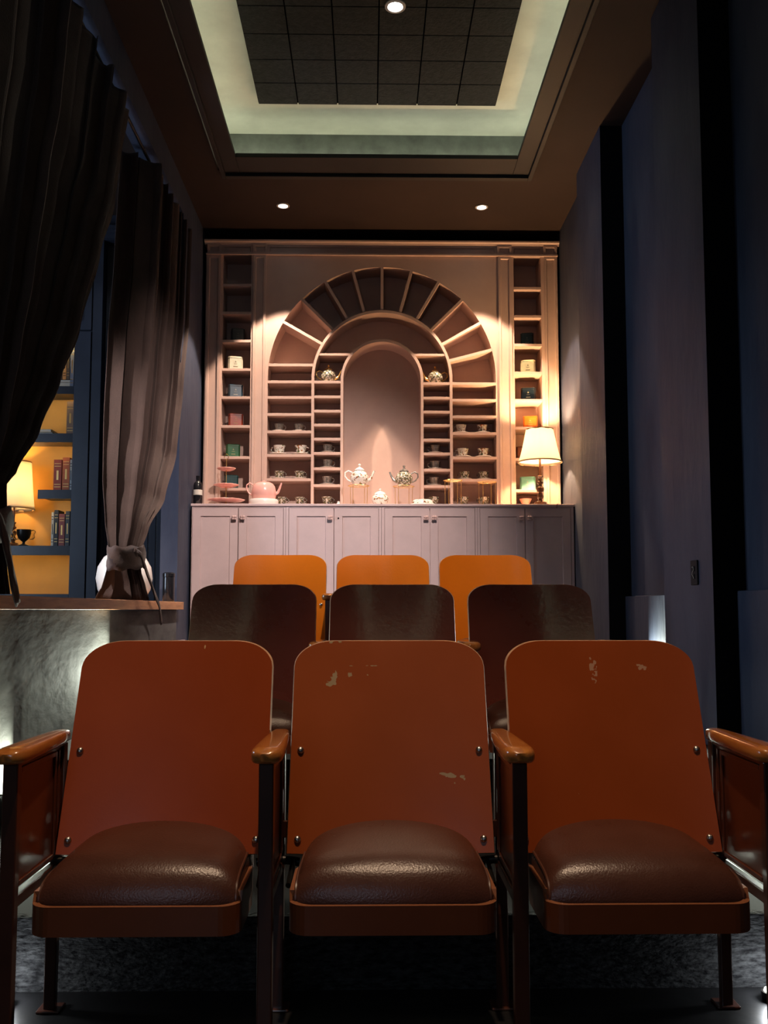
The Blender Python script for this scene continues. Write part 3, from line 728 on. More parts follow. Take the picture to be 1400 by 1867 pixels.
pA, _ = wire_stand(654, 40, hs, 'thin gold wire stand under the white floral teapot')
pB, _ = wire_stand(736, 40, hs - .004, 'thin gold wire stand under the dark handled teapot')
wire_stand(826, 36, cpt(826, 877).z - ZC, 'empty gold wire stand, left of two', D=7.10)
wire_stand(888, 36, cpt(888, 881).z - ZC, 'empty gold wire stand, right one nearest the lamp', D=7.06)
teapot((pA.x + .005, D_, ZC + hs + .0025), 1.12, M['china'], M['ceramic'], 'white teapot with red floral motif on a gold stand', 1)
teapot((pB.x + .002, D_, ZC + hs - .0015), 1.08, M['china2'], M['pewter'], 'dark floral teapot with dark spout and handle on a gold stand', -1, hi=True)
g2 = M['gold']
zt_ = SH['IL'][0]; teapot((cx_(598, 7.38), 7.38, zt_ + .001), .98, M['china2'], M['gold'], 'ornate gold handled teapot in the compartment left of the niche', 1, hi=True)
zt_ = SH['IR'][0]; teapot((cx_(794, 7.38), 7.38, zt_ + .001), .98, M['china2'], M['gold'], 'ornate gold handled teapot in the compartment right of the niche', -1, hi=True)
# pink teapot on its warmer
p = cpt(481, 900, 7.06)
tw_ = thing('teapot_warmer', (p.x, 7.06, ZC), 'clear and white round warmer under the pink teapot', 'warmer')
MB().lathe([(0, 0), (.105, 0), (.110, .01), (.112, .04), (.106, .05), (0, .05)], n=36).build('drum', M['ceramic'], tw_, smooth=True)
big = [(0, .0), (.082, .0), (.088, .006), (.094, .03), (.093, .065), (.084, .100), (.070, .120), (.050, .130), (0, .130)]
tp = teapot((p.x, 7.06, ZC + .0505), 1.0, M['pinkglaze'], M['pinkglaze'], 'large pale pink teapot with a cylindrical body', 1, prof=[(r, z) for r, z in big])
for o in [c for c in bpy.data.objects if c.parent == tp]:
    if o.name.startswith('lid'): o.scale = (.95, .95, .35)
# sugar bowl
p = cpt(693, 900, 7.05)
t = thing('sugar_bowl', (p.x, 7.05, ZC), 'round white floral sugar bowl between the two teapots', 'bowl')
MB().lathe([(0, 0), (.030, 0), (.034, .004), (.055, .025), (.064, .05), (.060, .072), (.042, .088), (0, .088)], n=32).build('bowl', M['china'], t, smooth=True)
MB().lathe([(.045, 0), (.040, .012), (.02, .024), (.006, .028), (.005, .033), (.011, .040), (0, .048)], n=24).build('lid', M['ceramic'], t, smooth=True, loc=(0, 0, .088))
# butter dish
p = cpt(771, 914, 7.0)
t = thing('butter_dish', (p.x, 7.0, ZC), 'low white oval butter dish near the middle of the counter', 'dish')
MB().lathe([(0, 0), (.075, 0), (.092, .010), (.090, .014), (0, .014)], n=32, sy=.6).build('base', M['ceramic'], t, smooth=True)
MB().lathe([(.080, 0), (.078, .02), (.065, .030), (.02, .034), (0, .040)], n=32, sy=.6).build('lid', M['china'], t, smooth=True, loc=(0, 0, .0142))
tag(MB().lathe([(0, 0), (.012, 0), (.014, .012), (.009, .024), (.012, .03), (0, .036)], n=14).build('porcelain_figurine', M['ceramic'], smooth=True, loc=(cpt(617, 914, 7.02).x, 7.02, ZC)), 'tiny white figurine left of the white teapot', 'figurine')
# three tier cake stand
p = cpt(412, 900, 7.08)
t = thing('tiered_cake_stand', (p.x, 7.08, ZC), 'three tier pink cake stand with scalloped plates', 'cake stand')
def plate(r): return [(0, .004), (r * .35, .004), (r * .4, 0), (r * .5, .0), (r * .8, .008), (r, .018), (r * .98, .021), (r * .6, .010), (0, .008)]
zt3 = ZC
for (rp, yp) in [(34, 913), (23, 885.5), (17, 855.5)]:
    z = cpt(412, yp + 3, 7.08).z - ZC
    z = max(z, 0.0)
    MB().lathe(plate(rp / F * 7.08), n=48, wob=lambda a, z: .03 * math.cos(12 * a)).build('plate', M['pinkglaze'], t, smooth=True, loc=(0, 0, z))
MB().tube([(0, 0, .006), (0, 0, cpt(412, 838, 7.08).z - ZC)], .0032, 8).build('rod', M['gold'], t, smooth=True)
zf = cpt(412, 838, 7.08).z - ZC
MB().tube([(0, 0, zf), (-.018, 0, zf + .016), (-.012, 0, zf + .034), (0, 0, zf + .045), (.012, 0, zf + .034), (.018, 0, zf + .016)], .0028, 6, closed=True).build('finial', M['gold'], t, smooth=True)
# bottle
p = cpt(360.5, 900, 7.0)
t = thing('dark_bottle', (p.x, 7.0, ZC), 'black bottle with a white label at the left end of the counter', 'bottle')
MB().lathe([(0, 0), (.030, 0), (.033, .004), (.033, .15), (.028, .168), (.014, .182), (.013, .205), (0, .205)], n=24).build('body', M['black'], t, smooth=True)
MB().lathe([(.0338, .075), (.0338, .115), (.0334, .115), (.0334, .075)], n=24).build('label', M['label'], t, smooth=True)
MB().lathe([(.015, 0), (.015, .022), (0, .022)], n=16).build('cap', M['black'], t, smooth=True, loc=(0, 0, .2))

# ---------------------------------------------------------------- table lamps
def table_lamp(loc, s, lab, energy, r_bot, r_top, z_bot, z_top, n_rib=8, col=(1.0, 0.60, 0.29)):
    t = thing('table_lamp', loc, lab, 'lamp')
    zb = z_bot
    pr = [(0, 0), (.072, 0), (.074, .006), (.070, .016), (.050, .022), (.046, .034), (.020, .044), (.016, .054), (.022, .062), (.026, .078), (.018, .098), (.014, .106), (.026, .114), (.030, .13), (.028, .146), (.014, .158), (.012, .168), (.024, .176), (.026, .19), (.014, .20), (.012, .215), (.024, .232), (.022, .238), (.009, .242), (.009, zb / s + .03), (0, zb / s + .03)]
    MB().lathe([(r * s, z * s) for r, z in pr], n=28).build('base', M['lampwood'], t, smooth=True)
    def wob(a, z): return -.018 * (1 - abs(math.cos(n_rib * a / 2))) * 1.0
    prof = []
    for i in range(13):
        u = i / 12; r = r_bot + (r_top - r_bot) * (u ** .72); prof.append((r, z_bot + (z_top - z_bot) * u))
    MB().shell(prof, n=64, wob=lambda a, z: -.02 * (1 - abs(math.cos(4 * a)))).build('shade', M['shade'], t, smooth=True, solid=.0012)
    MB().shell([(r_bot * .992, z_bot), (r_bot * 1.004, z_bot), (r_bot * .995, z_bot + .010), (r_bot * .985, z_bot + .010), (r_bot * .992, z_bot)], n=48).build('trim_band', M['trimband'], t, smooth=True)
    MB().shell([(r_top * .985, z_top - .008), (r_top * 1.01, z_top - .008), (r_top * 1.01, z_top + .002), (r_top * .985, z_top + .002), (r_top * .985, z_top - .008)], n=48).build('trim_band', M['trimband'], t, smooth=True)
    zm = z_bot + .35 * (z_top - z_bot)
    MB().lathe([(0, -.03), (.012, -.025), (.016, -.01), (.026, .012), (.028, .028), (.02, .048), (0, .056)], n=20).build('bulb', M['bulb'], t, smooth=True, loc=(0, 0, zm + .0))
    m_ = MB()
    for q in range(3):
        a = q * 2 * PI / 3; m_.tube([(0, 0, z_top - .02), (r_top * .98 * math.cos(a), r_top * .98 * math.sin(a), z_top - .004)], .0015, 5)
    m_.tube([(0.035, 0, z_bot + .02), (.045, 0, zm + .05), (0, 0, z_top - .02)], .0015, 5).tube([(-.035, 0, z_bot + .02), (-.045, 0, zm + .05), (0, 0, z_top - .02)], .0015, 5)
    m_.build('harp', M['gold'], t)
    light('lamp_bulb', 'POINT', (loc[0], loc[1], loc[2] + zm + .10), energy, col, shadow_soft_size=.035)
    return t
DL = 7.06
p = pt(985, 900, DL)
zb_ = pt(985, 844, DL).z - ZC; zt2 = pt(985, 783, DL).z - ZC
table_lamp((p.x, DL, ZC), 1.0, 'glowing cream shaded table lamp with turned wooden base on the counter', P_TABLE, 41 / F * DL, 25 / F * DL, zb_, zt2)
cz0 = ZC + .003
tag(MB().tube([(p.x + .075, DL + .0, cz0 + .001), (p.x + .10, DL - .05, cz0), (p.x + .125, DL - .12, cz0), (p.x + .10, CY0 - .0, cz0), (p.x + .09, CY0 - .018, cz0 - .005), (p.x + .088, CY0 - .018, ZC - .03)], .0028, 6).build('lamp_cord', M['lampwood'], smooth=True), 'brown cord of the lamp trailing over the counter edge', 'cord')

# ================================================================== ADJOINING ROOM: bookcase etc.
BD = 7.02
def bx(px_, D=BD): return pt(px_, 850, D).x
def bz(py_, D=BD): return pt(100, py_, D).z
bc = thing('bookcase', (bx(60), BD, 0), 'tall navy bookcase with glazed doors and warm lit shelves', 'bookcase')
BO = Vector((bx(60), BD, 0))
def Bp(mb, name, mm, parent=bc, **kw):
    mb.v = [(x - BO.x, y - BO.y, z - BO.z) for (x, y, z) in mb.v]; return mb.build(name, mm, parent, **kw)
cx0, cx1 = -3.55, bx(160.5)
ox0, ox1 = -3.42, bx(131)
BBk = 7.36
zlow, zhigh, ztopc = bz(1083), bz(624), bz(425)
Bp(MB().box(cx0, cx1, BBk, BBk + .03, 0, ztopc), 'back_panel', M['caseback'])
Bp(MB().box(cx0, ox0, BD + .03, BBk, 0, ztopc).box(ox1 + .01, cx1, BD + .03, BBk, 0, ztopc), 'side_panel', M['navyjoin'])
Bp(MB().box(ox0, ox1 + .01, BD + .03, BBk, zlow - .05, zlow - .005).box(ox0, ox1 + .01, BD + .03, BBk, zhigh + .005, zhigh + .05), 'carcass_board', M['sill'])
Bp(MB().panel(cx0, cx1, .02, zlow - .06, BD, BD + .03, .06, .06, .06, .06, .01), 'lower_door', M['navyjoin'])
d = Bp(MB().box(cx0, ox0, BD, BD + .028, zlow - .055, bz(604)).box(ox1, cx1 - .003, BD, BD + .028, zlow - .055, bz(604)).box(ox0, ox1, BD, BD + .028, zlow - .055, zlow).box(ox0, ox1, BD, BD + .028, zhigh, bz(604)), 'glazed_door', M['navyjoin'], bevel=.002)
gpan = Bp(MB().box(ox0, ox1, BD + .012, BD + .015, zlow, zhigh), 'glass_pane', M['glass'], parent=bc)
Bp(MB().panel(cx0, cx1 - .003, bz(601), ztopc - .02, BD, BD + .028, .09, .09, .09, .09, .012), 'upper_door', M['navyjoin'])
Bp(MB().tube([(bx(139), BD, bz(600 - 30)), (bx(139), BD - .03, bz(570)), (bx(139), BD - .03, bz(585)), (bx(139), BD, bz(586))], .005, 8), 'handle', M['iron'])
shelf_px = [(704, 714), (790, 802), (893, 905), (995, 1008)]
BS = []
for (ya, yb_) in shelf_px:
    za, zb2 = bz(ya, BD + .05), bz(yb_, BD + .05); BS.append(za)
    if ya == 893:
        Bp(MB().box(ox0, bx(-18), BD + .05, BBk, zb2, za), 'shelf_board', M['navyjoin']); ol = bx(66)
    else: ol = ox0
    Bp(MB().box(ol, ox1 + .008, BD + .05, BBk, zb2, za), 'shelf_board', M['navyjoin'])
    Bp(MB().box(max(ol, ox0 + .05), ox1 - .02, BD + .064, BD + .074, zb2 - .008, zb2 - .0005), 'shelf_light', M['caseled'])
    Bp(MB().box(ol, ox1 + .008, BD + .05, BD + .060, zb2 - .018, zb2), 'shelf_lip', M['navyjoin'])
Bp(MB().box(ox0 + .05, ox1 - .02, BD + .064, BD + .074, zhigh - .003, zhigh + .0045), 'shelf_light', M['caseled'])
# crown moulding of the adjoining room (frontal)
cz1 = bz(415); cz2 = bz(436)
ym = BD - .06
prc = [(ym, cz1), (ym, cz1 - .02), (ym + .03, cz1 - .03), (ym + .03, cz1 - .05), (ym + .05, cz1 - .058), (ym + .05, cz2 + .008), (ym + .07, cz2), (BBk, cz2), (BBk, cz1)]
struct(MB().prismx(prc, -3.6, XL - .125).build('trim_5', M['navyjoin']), 'stepped navy cornice behind the curtains', 'trim')
struct(MB().box(-3.6, XL - .125, BD + .02, BBk, cz1, CEIL).build('wall_bulkhead', M['navyjoin']), 'dark bulkhead over the bookcase', 'wall')
# tongue and groove panelling right of the bookcase
mp_ = MB(); xa = cx1 + .004; xb = XL - .125
mp_.box(xa, xb, 7.12, 7.15, 0, cz2 - .002)
xs = bx(186, 7.12); 
mp_.box(xa, xs, 7.03, 7.12, 0, cz2 - .002)
k = xs + .02
while k < xb - .03:
    mp_.prism([(k, .1), (k + .004, .1), (k + .004, 3.2), (k, 3.2)], 7.105, 7.12)
    mp_.box(k + .006, min(k + .052, xb), 7.108, 7.12, 0, bz(470)); k += .058
struct(mp_.build('wall_panelling', M['navyjoin'], bevel=.0015), 'navy vertical board panelling behind the tied curtain', 'wall')

# books and things in the bookcase: one object each
def book(px0, px1, py0, zb2, col, lab, D=7.14, dp=.14, bands=True, group='books standing in the lit bookcase'):
    x0_, x1_ = bx(px0, D), bx(px1, D); h = bz(py0, D) - zb2; cxm = (x0_ + x1_) / 2; w_ = (x1_ - x0_) / 2 - .0006
    t = thing('book', (cxm, D, zb2 + .0005), lab, 'book', group)
    cm = mat('book_cloth', col, .55, var=.12, vscale=30)
    MB().prism([(-w_, 0), (w_, 0), (w_, h), (-w_, h)], 0, .004).box(-w_, -w_ + .0025, .004, dp, 0, h).box(w_ - .0025, w_, .004, dp, 0, h).build('cover', cm, t)
    MB().box(-w_ + .0028, w_ - .0028, .0045, dp - .004, .003, h - .004).build('pages', M['label'], t)
    if bands:
        q = MB()
        for f_ in (.12, .2, .78, .86): q.box(-w_ * .8, w_ * .8, -.0008, .0002, h * f_, h * f_ + .004)
        q.box(-w_ * .25, w_ * .25, -.0008, .0002, h * .35, h * .65)
        q.build('spine_title', M['gold'] if sum(col) < .8 else M['black'], t)
def flatbook(px0, px1, zb2, th, col, lab, D=7.14):
    x0_, x1_ = bx(px0, D), bx(px1, D); cxm = (x0_ + x1_) / 2; w_ = (x1_ - x0_) / 2
    t = thing('book', (cxm, D, zb2 + .0005), lab, 'book', 'books lying flat in the lit bookcase')
    cm = mat('book_cloth', col, .55, var=.1, vscale=30)
    MB().box(-w_, w_, 0, .15, 0, .003).box(-w_, w_, 0, .15, th - .003, th).box(-w_, -w_ + .003, 0, .15, .003, th - .003).build('cover', cm, t)
    MB().box(-w_ + .0032, w_ - .002, .003, .147, .0032, th - .0032).build('pages', M['label'], t)
    return zb2 + th + .0005
z1 = flatbook(84, 128, BS[0], .045, (.55, .5, .38), 'thick cream book lying under the top row of books')
z1 = flatbook(82, 127, z1, .022, (.02, .025, .045), 'dark blue book lying on the thick cream book')
for i, (a, b, y, c) in enumerate([(90, 96, 650, (.3, .12, .03)), (96.5, 103, 645, (.45, .2, .05)), (103.5, 109, 640, (.12, .05, .02)), (109.5, 116, 635, (.5, .25, .08)), (116.5, 122, 632, (.07, .05, .04))]):
    book(a, b, y, z1, c, ['tan book, leftmost seen in the top row', 'golden brown book, second from left in the top row', 'dark brown book, third in the top row', 'ochre book, fourth in the top row', 'narrow blackish book left of the pale blue one'][i])
book(123, 130, 629, z1 if False else BS[0], (.13, .17, .27), 'wide slate blue book at the right end of the top row', D=7.14)
book(119, 132, 732, BS[1], (.16, .10, .07), 'brown book with a pale top band on the second shelf')
z2 = flatbook(66, 94, BS[1], .022, (.02, .02, .02), 'black book lying on the second shelf')
flatbook(70, 91, z2, .022, (.42, .36, .22), 'cream book lying on the black book')
for a, b, y, c, l in [(98, 112.5, 838, (.28, .035, .015), 'red book left of the pair on the third shelf'),
                      (114, 127, 834, (.42, .09, .02), 'orange red book on the third shelf'),
                      (127.6, 131.5, 838, (.3, .33, .36), 'pale narrow book at the right end of the third shelf')]:
    book(a, b, y, BS[2], c, l)
for a, b, y, c, l in [(96.5, 101, 934, (.6, .58, .5), 'thin white book on the fourth shelf'),
                      (101.6, 109, 930, (.025, .025, .03), 'black book with pale title on the fourth shelf'),
                      (110, 121, 937, (.22, .045, .045), 'maroon book on the fourth shelf'),
                      (122, 129.5, 932, (.05, .06, .075), 'grey book at the right end of the fourth shelf')]:
    book(a, b, y, BS[3], c, l)
# trophy
p = pt(43, 990, 7.12)
t = thing('trophy_cup', (p.x, 7.12, BS[3] + .0005), 'small dark two handled trophy cup on the fourth shelf', 'trophy')
MB().lathe([(0, 0), (.035, 0), (.036, .006), (.012, .016), (.009, .03), (.02, .04), (.042, .06), (.052, .095), (.054, .125), (.050, .125), (.046, .09), (.03, .05), (0, .045)], n=28).build('cup', M['iron'], t, smooth=True)
for s_ in (-1, 1):
    MB().tube([(s_ * .05, 0, .112), (s_ * .072, 0, .122), (s_ * .088, 0, .108), (s_ * .074, 0, .088), (s_ * .082, 0, .066), (s_ * .064, 0, .05), (s_ * .038, 0, .056)], .0045, 8).build('handle', M['gold'], t, smooth=True)
p = pt(24, 990, 7.2)
zz0 = BS[3] + .0005
table_lamp((p.x, 7.2, zz0), .8, 'glowing cream shaded lamp inside the lit bookcase', P_CASE, 0.152, .118, pt(24, 929, 7.2).z - zz0, pt(24, 842, 7.2).z - zz0, col=(1.0, .62, .25))

# vase and canister on the sill
p = pt(226, 1092, 5.78)
t = tag(MB().lathe([(0, 0), (.105, 0), (.125, .012), (.158, .07), (.170, .14), (.160, .21), (.125, .27), (.07, .31), (.05, .33), (.05, .345), (.043, .345), (.043, .325), (0, .30)], n=40).build('round_vase', M['ceramic'], smooth=True, loc=(p.x, 5.78, ZS)), 'large round white vase on the sill behind the tied curtain', 'vase')
p = pt(311, 1092, 6.36)
t = thing('black_canister', (p.x - .015, 6.36, ZS), 'small glossy black canister at the far end of the sill', 'canister')
MB().lathe([(0, 0), (.038, 0), (.040, .004), (.040, .165), (.038, .17), (0, .17)], n=28).build('body', M['black'], t, smooth=True)
MB().lathe([(.042, .0), (.042, .022), (.03, .03), (0, .03)], n=28).build('lid', M['black'], t, smooth=True, loc=(0, 0, .1705))

# ================================================================== CURTAINS
def interp(tab, z):
    if z >= tab[0][0]: return tab[0][1:]
    for a, b in zip(tab, tab[1:]):
        if a[0] >= z >= b[0]:
            k = (a[0] - z) / (a[0] - b[0]); k = k * k * (3 - 2 * k)*.5 + k*.5
            return tuple(p_ + (q - p_) * k for p_, q in zip(a[1:], b[1:]))
    return tab[-1][1:]
def curtain(tab, npl, xc, z_top, z_bot, seed, nu=240, nv=90, turn=0.0):
    """tab rows: z, y_near, y_far, pleat amplitude, x offset"""
    rnd = random.Random(seed); ph = [rnd.uniform(-.6, .6) for _ in range(npl + 2)]; am = [rnd.uniform(.55, 1.2) for _ in range(npl + 2)]
    mb = MB(); vs = []
    for j in range(nv + 1):
        z = z_top + (z_bot - z_top) * j / nv
        y0_, y1_, A, xo = interp(tab, z)
        for i in range(nu + 1):
            u = i / nu; q = u * npl; k = int(min(q, npl - 1)); fr = q - k
            amp = am[k] * (1 - fr) + am[k + 1] * fr; p_ = ph[k] * (1 - fr) + ph[k + 1] * fr
            w = 2 * PI * (q + .12 * p_)
            ed = max(0, 1 - u * npl / .9) ** 1.2
            vs.append((xc + xo - turn * A / .055 * ed + A * (1 - ed) * amp * math.sin(w) + A * .25 * math.sin(2.3 * w + seed), y0_ + (y1_ - y0_) * (u + .32 / npl * math.sin(2 * w + p_) * .5), z))
    fs = [(j * (nu + 1) + i, j * (nu + 1) + i + 1, (j + 1) * (nu + 1) + i + 1, (j + 1) * (nu + 1) + i) for j in range(nv) for i in range(nu)]
    return mb.add(vs, fs)
XC = -1.375
def yedge(px_, xc=XC): # depth on the curtain plane for a pixel column
    lo, hi = 1.5, 9.
    for _ in range(40):
        md = (lo + hi) / 2
        if pt(px_, 800, md).x < xc: hi = md
        else: lo = md
    return lo
zt_c = 3.74
def zrow(py_, D): return pt(200, py_, D).z
tr_ = thing('curtain', (XC, 5.1, ZS), 'taupe velvet curtain tied above the sill in front of the white vase', 'curtain', 'velvet curtains of the opening')
TF = .13 / .055
def near(px_, A, xo=0.0): return yedge(px_, XC + xo - TF * A)
tab = [(zt_c, near(206, .060), yedge(330), .060, 0), (3.0, near(199, .058), yedge(328), .058, 0), (2.5, near(191, .055, .01), yedge(318), .055, 0.01), (2.0, near(187, .050, .02), yedge(306), .050, .02),
       (1.65, near(188, .042, .03), yedge(284), .042, .03), (1.42, near(194, .034, .04), yedge(252), .034, .04), (1.27, near(202, .022, .045), yedge(240), .022, .045), (1.17, near(200, .024, .045), yedge(241), .024, .045), (1.08, near(194, .034, .045), yedge(246), .036, .045), (ZS + .004, near(186, .040, .04), yedge(250), .050, .04)]
mb = curtain(tab, 9, 0, zt_c, ZS + .004, 3, turn=.13); mb.v = [(x, y - 5.1, z - ZS) for x, y, z in mb.v]
mb.build('cloth', M['velvet'], tr_, smooth=True, solid=.003)
# tie band
ty0, ty1 = yedge(199), yedge(241); tm = (ty0 + ty1) / 2; tr2 = (ty1 - ty0) / 2 + .015
def tie(zc, parent, off, ry, rx, h):
    mb = MB(); vs = []; n_ = 40; k = 7
    for j in range(k):
        zz = -h / 2 + h * j / (k - 1)
        for i in range(n_):
            a = 2 * PI * i / n_
            w_ = 1 + .05 * math.sin(5 * a + j * 1.3) + .05 * math.sin(PI * j / (k - 1))
            vs.append((rx * w_ * math.cos(a) + .045, ry * w_ * math.sin(a) + off, zc + zz + .02 * math.sin(a) + .006 * math.sin(7 * a + j)))
    fs = [(j * n_ + i, j * n_ + (i + 1) % n_, (j + 1) * n_ + (i + 1) % n_, (j + 1) * n_ + i) for j in range(k - 1) for i in range(n_)]
    return mb.add(vs, fs).build('tie_band', M['velvet'], parent, smooth=True, solid=.004)
tie(pt(220, 1016, tm).z - ZS, tr_, tm - 5.1, tr2, .075, .125)
def ribbon(pts, w_, parent, base, thick=.006):
    mb = MB(); vs = []
    P_ = [Vector(p_) for p_ in pts]
    # resample
    Q = []
    for a, b in zip(P_, P_[1:]):
        for k in range(6): Q.append(a.lerp(b, k / 6))
    Q.append(P_[-1]); Q = [Q[0]] + [(Q[i - 1] + Q[i] * 2 + Q[i + 1]) / 4 for i in range(1, len(Q) - 1)] + [Q[-1]]
    for i, p_ in enumerate(Q):
        t_ = (Q[min(i + 1, len(Q) - 1)] - Q[max(i - 1, 0)]).normalized(); n_ = Vector((1, 0, 0)).cross(t_).normalized()
        ww = w_ * (1 + .12 * math.sin(i * .7)); c_ = .006 * math.sin(i * .5)
        for s_ in (-1, -.33, .33, 1): vs.append(p_ + n_ * ww * s_ * .5 + Vector((c_ * (1 - abs(s_)), 0, 0)) - base)
    fs = [(i * 4 + j, i * 4 + j + 1, i * 4 + 5 + j, i * 4 + 4 + j) for i in range(len(Q) - 1) for j in range(3)]
    return mb.add(vs, fs).build('tie_tail', M['velvet'], parent, smooth=True, solid=thick)
def onplane(px_, py_, xw):
    D = yedge(px_, xw); return pt(px_, py_, D)
base = Vector((XC, 5.1, ZS))
ribbon([onplane(245, 1003, -1.27), onplane(258, 1012, -1.26), onplane(268, 1045, -1.26), onplane(280, 1078, -1.262), onplane(291, 1105, -1.262), onplane(294, 1138, -1.262)], .026, tr_, base)
mb = MB().lathe([(0, -.03), (.02, -.025), (.03, 0), (.02, .025), (0, .03)], n=14, sy=1.2); o = mb.build('knot', M['velvet'], tr_, smooth=True); q = onplane(243, 1008, -1.285) - base; o.location = q

tl_ = thing('curtain', (XC, 3.2, ZS), 'dark velvet curtain sweeping to the left edge of the photo', 'curtain', 'velvet curtains of the opening')
edge = [(205, 290), (196, 370), (172, 460), (138, 600), (103, 700), (64, 790), (20, 862), (0, 885)]
tab = []
nears = [2.05, 2.08, 2.15, 2.3, 2.45, 2.65, 2.85, 2.95]
for (ex, ey), ny in zip(edge, nears):
    D = yedge(ex, XC + .03); tab.append((pt(ex, ey, D).z, ny, D, .062, .0))
tab = [(zt_c, 2.0, yedge(209), .06, 0)] + [r_ for r_ in tab if r_[0] < zt_c - .02] + [(1.30, 3.05, 3.36, .045, .03), (1.22, 3.08, 3.34, .035, .04), (1.10, 3.02, 3.36, .042, .04), (ZS + .004, 2.95, 3.38, .05, .04)]
mb = curtain(tab, 13, 0, zt_c, ZS + .004, 8, nu=260, nv=110); mb.v = [(x, y - 3.2, z - ZS) for x, y, z in mb.v]
mb.build('cloth', M['velvet'], tl_, smooth=True, solid=.003)
tie(1.24 - ZS, tl_, .01, .18, .075, .12)
base = Vector((XC, 3.2, ZS))
ribbon([onplane(-22, 925, -1.27), onplane(2, 950, -1.25), onplane(13, 1000, -1.25), onplane(22, 1050, -1.25), onplane(33, 1102, -1.25)], .044, tl_, base, thick=.006)
# rod
t = thing('curtain_rod', (XL - .05, 4.1, zt_c + .012), 'dark curtain rod along the top of the opening', 'rod')
MB().tube([(0, -2.3, 0), (0, 2.35, 0)], .010, 12).build('rod', M['iron'], t, smooth=True)
MB().lathe([(0, -.02), (.016, -.012), (.02, 0), (.016, .012), (0, .02)], n=14).build('finial', M['iron'], t, smooth=True, loc=(0, 2.36, 0))

# ================================================================== THEATRE SEATS
def lerp(a, b, t_): return a + (b - a) * t_
BW, BH = .2435, .520      # half width, slope length of the back
SAG = .030
yb0, zb0, yt0, zt0 = .268, .378, .452, .876
def back_pt(u, s_, off=0.0):
    """u: -1..1 across, s_: 0..1 up the slope; off: thickness direction"""
    dy, dz = yt0 - yb0, zt0 - zb0; L = math.hypot(dy, dz)
    ny, nz = -dz / L, dy / L
    x = u * BW * (1.0 - .012 * s_)
    sag = -SAG * (u * u)
    y = yb0 + dy * s_ + (sag + .03 - off) * 1.0 * (-ny) - 0.022
    z = zb0 + dz * s_ + (sag + .03 - off) * (-nz) + 0.0
    return (x, y, z)
def half_w(s_):
    """fraction of the half width at slope parameter s (rounded top corners, crowned top)"""
    return 1.0
def make_back():
    nx, nz = 44, 50; mb = MB(); L = math.hypot(yt0 - yb0, zt0 - zb0)
    rc = .105; rch = .070; crown = .010
    def top(u):   # top limit of slope length at u
        x = abs(u) * BW; e = BW - rc
        t_ = L - crown * (x / BW) ** 2
        if x > e:
            k = (x - e) / rc; t_ -= rch * (1 - math.sqrt(max(0, 1 - k ** 2.15)))
        return t_ / L
    us = []
    for i in range(nx + 1):
        a = -1 + 2 * i / nx; us.append(math.copysign(1 - (1 - abs(a)) ** 1.5, a) if a else 0)
    front, backv = [], []
    for j in range(nz + 1):
        for u in us:
            s_ = (j / nz) * top(u); front.append(back_pt(u, s_, .0065)); backv.append(back_pt(u * 1.011, s_ * 1.007 + (.004 * (j / nz) if j else 0), -.0065))
    W = nx + 1; N = len(front)
    vs = front + backv; fs = []
    for j in range(nz):
        for i in range(nx):
            a = j * W + i; fs.append((a, a + 1, a + W + 1, a + W)); 
    mb.add(vs, fs, 0); o = len(mb.v) - len(vs)
    for j in range(nz):
        for i in range(nx):
            a = N + j * W + i; mb.f.append((a + W, a + W + 1, a + 1, a)); mb.m.append(0)
    rim = [i for i in range(W)] + [j * W + nx for j in range(1, nz + 1)] + [nz * W + i for i in range(nx - 1, -1, -1)] + [j * W for j in range(nz - 1, 0, -1)]
    for a, b in zip(rim, rim[1:] + rim[:1]): mb.f.append((a, a + N, b + N, b)); mb.m.append(1)
    return mb
def make_cushion():
    """domed vinyl cushion: closed grid"""
    mb = MB(); nx, ny = 36, 28; W, y0_, y1_ = .213, .008, .375
    top = []
    for j in range(ny + 1):
        v = j / ny
        for i in range(nx + 1):
            u = -1 + 2 * i / nx
            uu = math.copysign(1 - (1 - abs(u)) ** 1.6, u); vv = v
            wloc = W * (1 - .05 * vv)
            # plan: slightly rounded front
            x = uu * wloc; yy = y0_ + (y1_ - y0_) * (1 - (1 - vv) ** 1.5) + .022 * (uu ** 2) * (1 - vv)
            ex = max(0, 1 - abs(uu) ** 9) ** .5; f_ = 1 - (1 - vv) ** 1.5; fy = max(0, 1 - (1 - min(1, f_ * 3.6)) ** 2.6) ** .5
            edge = .346
            dome = .038 * (1 - abs(uu) ** 2.2) * math.sin(PI / 2 * min(1, f_ * 1.35))
            z = edge + (.060 * ex * fy) + dome * fy
            if vv > .92: z -= (vv - .92) * .5
            top.append((x, yy, z))
    N = len(top); Wd = nx + 1
    bot = [(x * 1.0, y, .325) for x, y, z in top]
    fs = []
    for j in range(ny):
        for i in range(nx):
            a = j * Wd + i; fs.append((a, a + 1, a + Wd + 1, a + Wd)); fs.append((N + a + Wd, N + a + Wd + 1, N + a + 1, N + a))
    rim = [i for i in range(Wd)] + [j * Wd + nx for j in range(1, ny + 1)] + [ny * Wd + i for i in range(nx - 1, -1, -1)] + [j * Wd for j in range(ny - 1, 0, -1)]
    for a, b in zip(rim, rim[1:] + rim[:1]): fs.append((a, a + N, b + N, b))
    return mb.add(top + bot, fs), top, Wd, ny
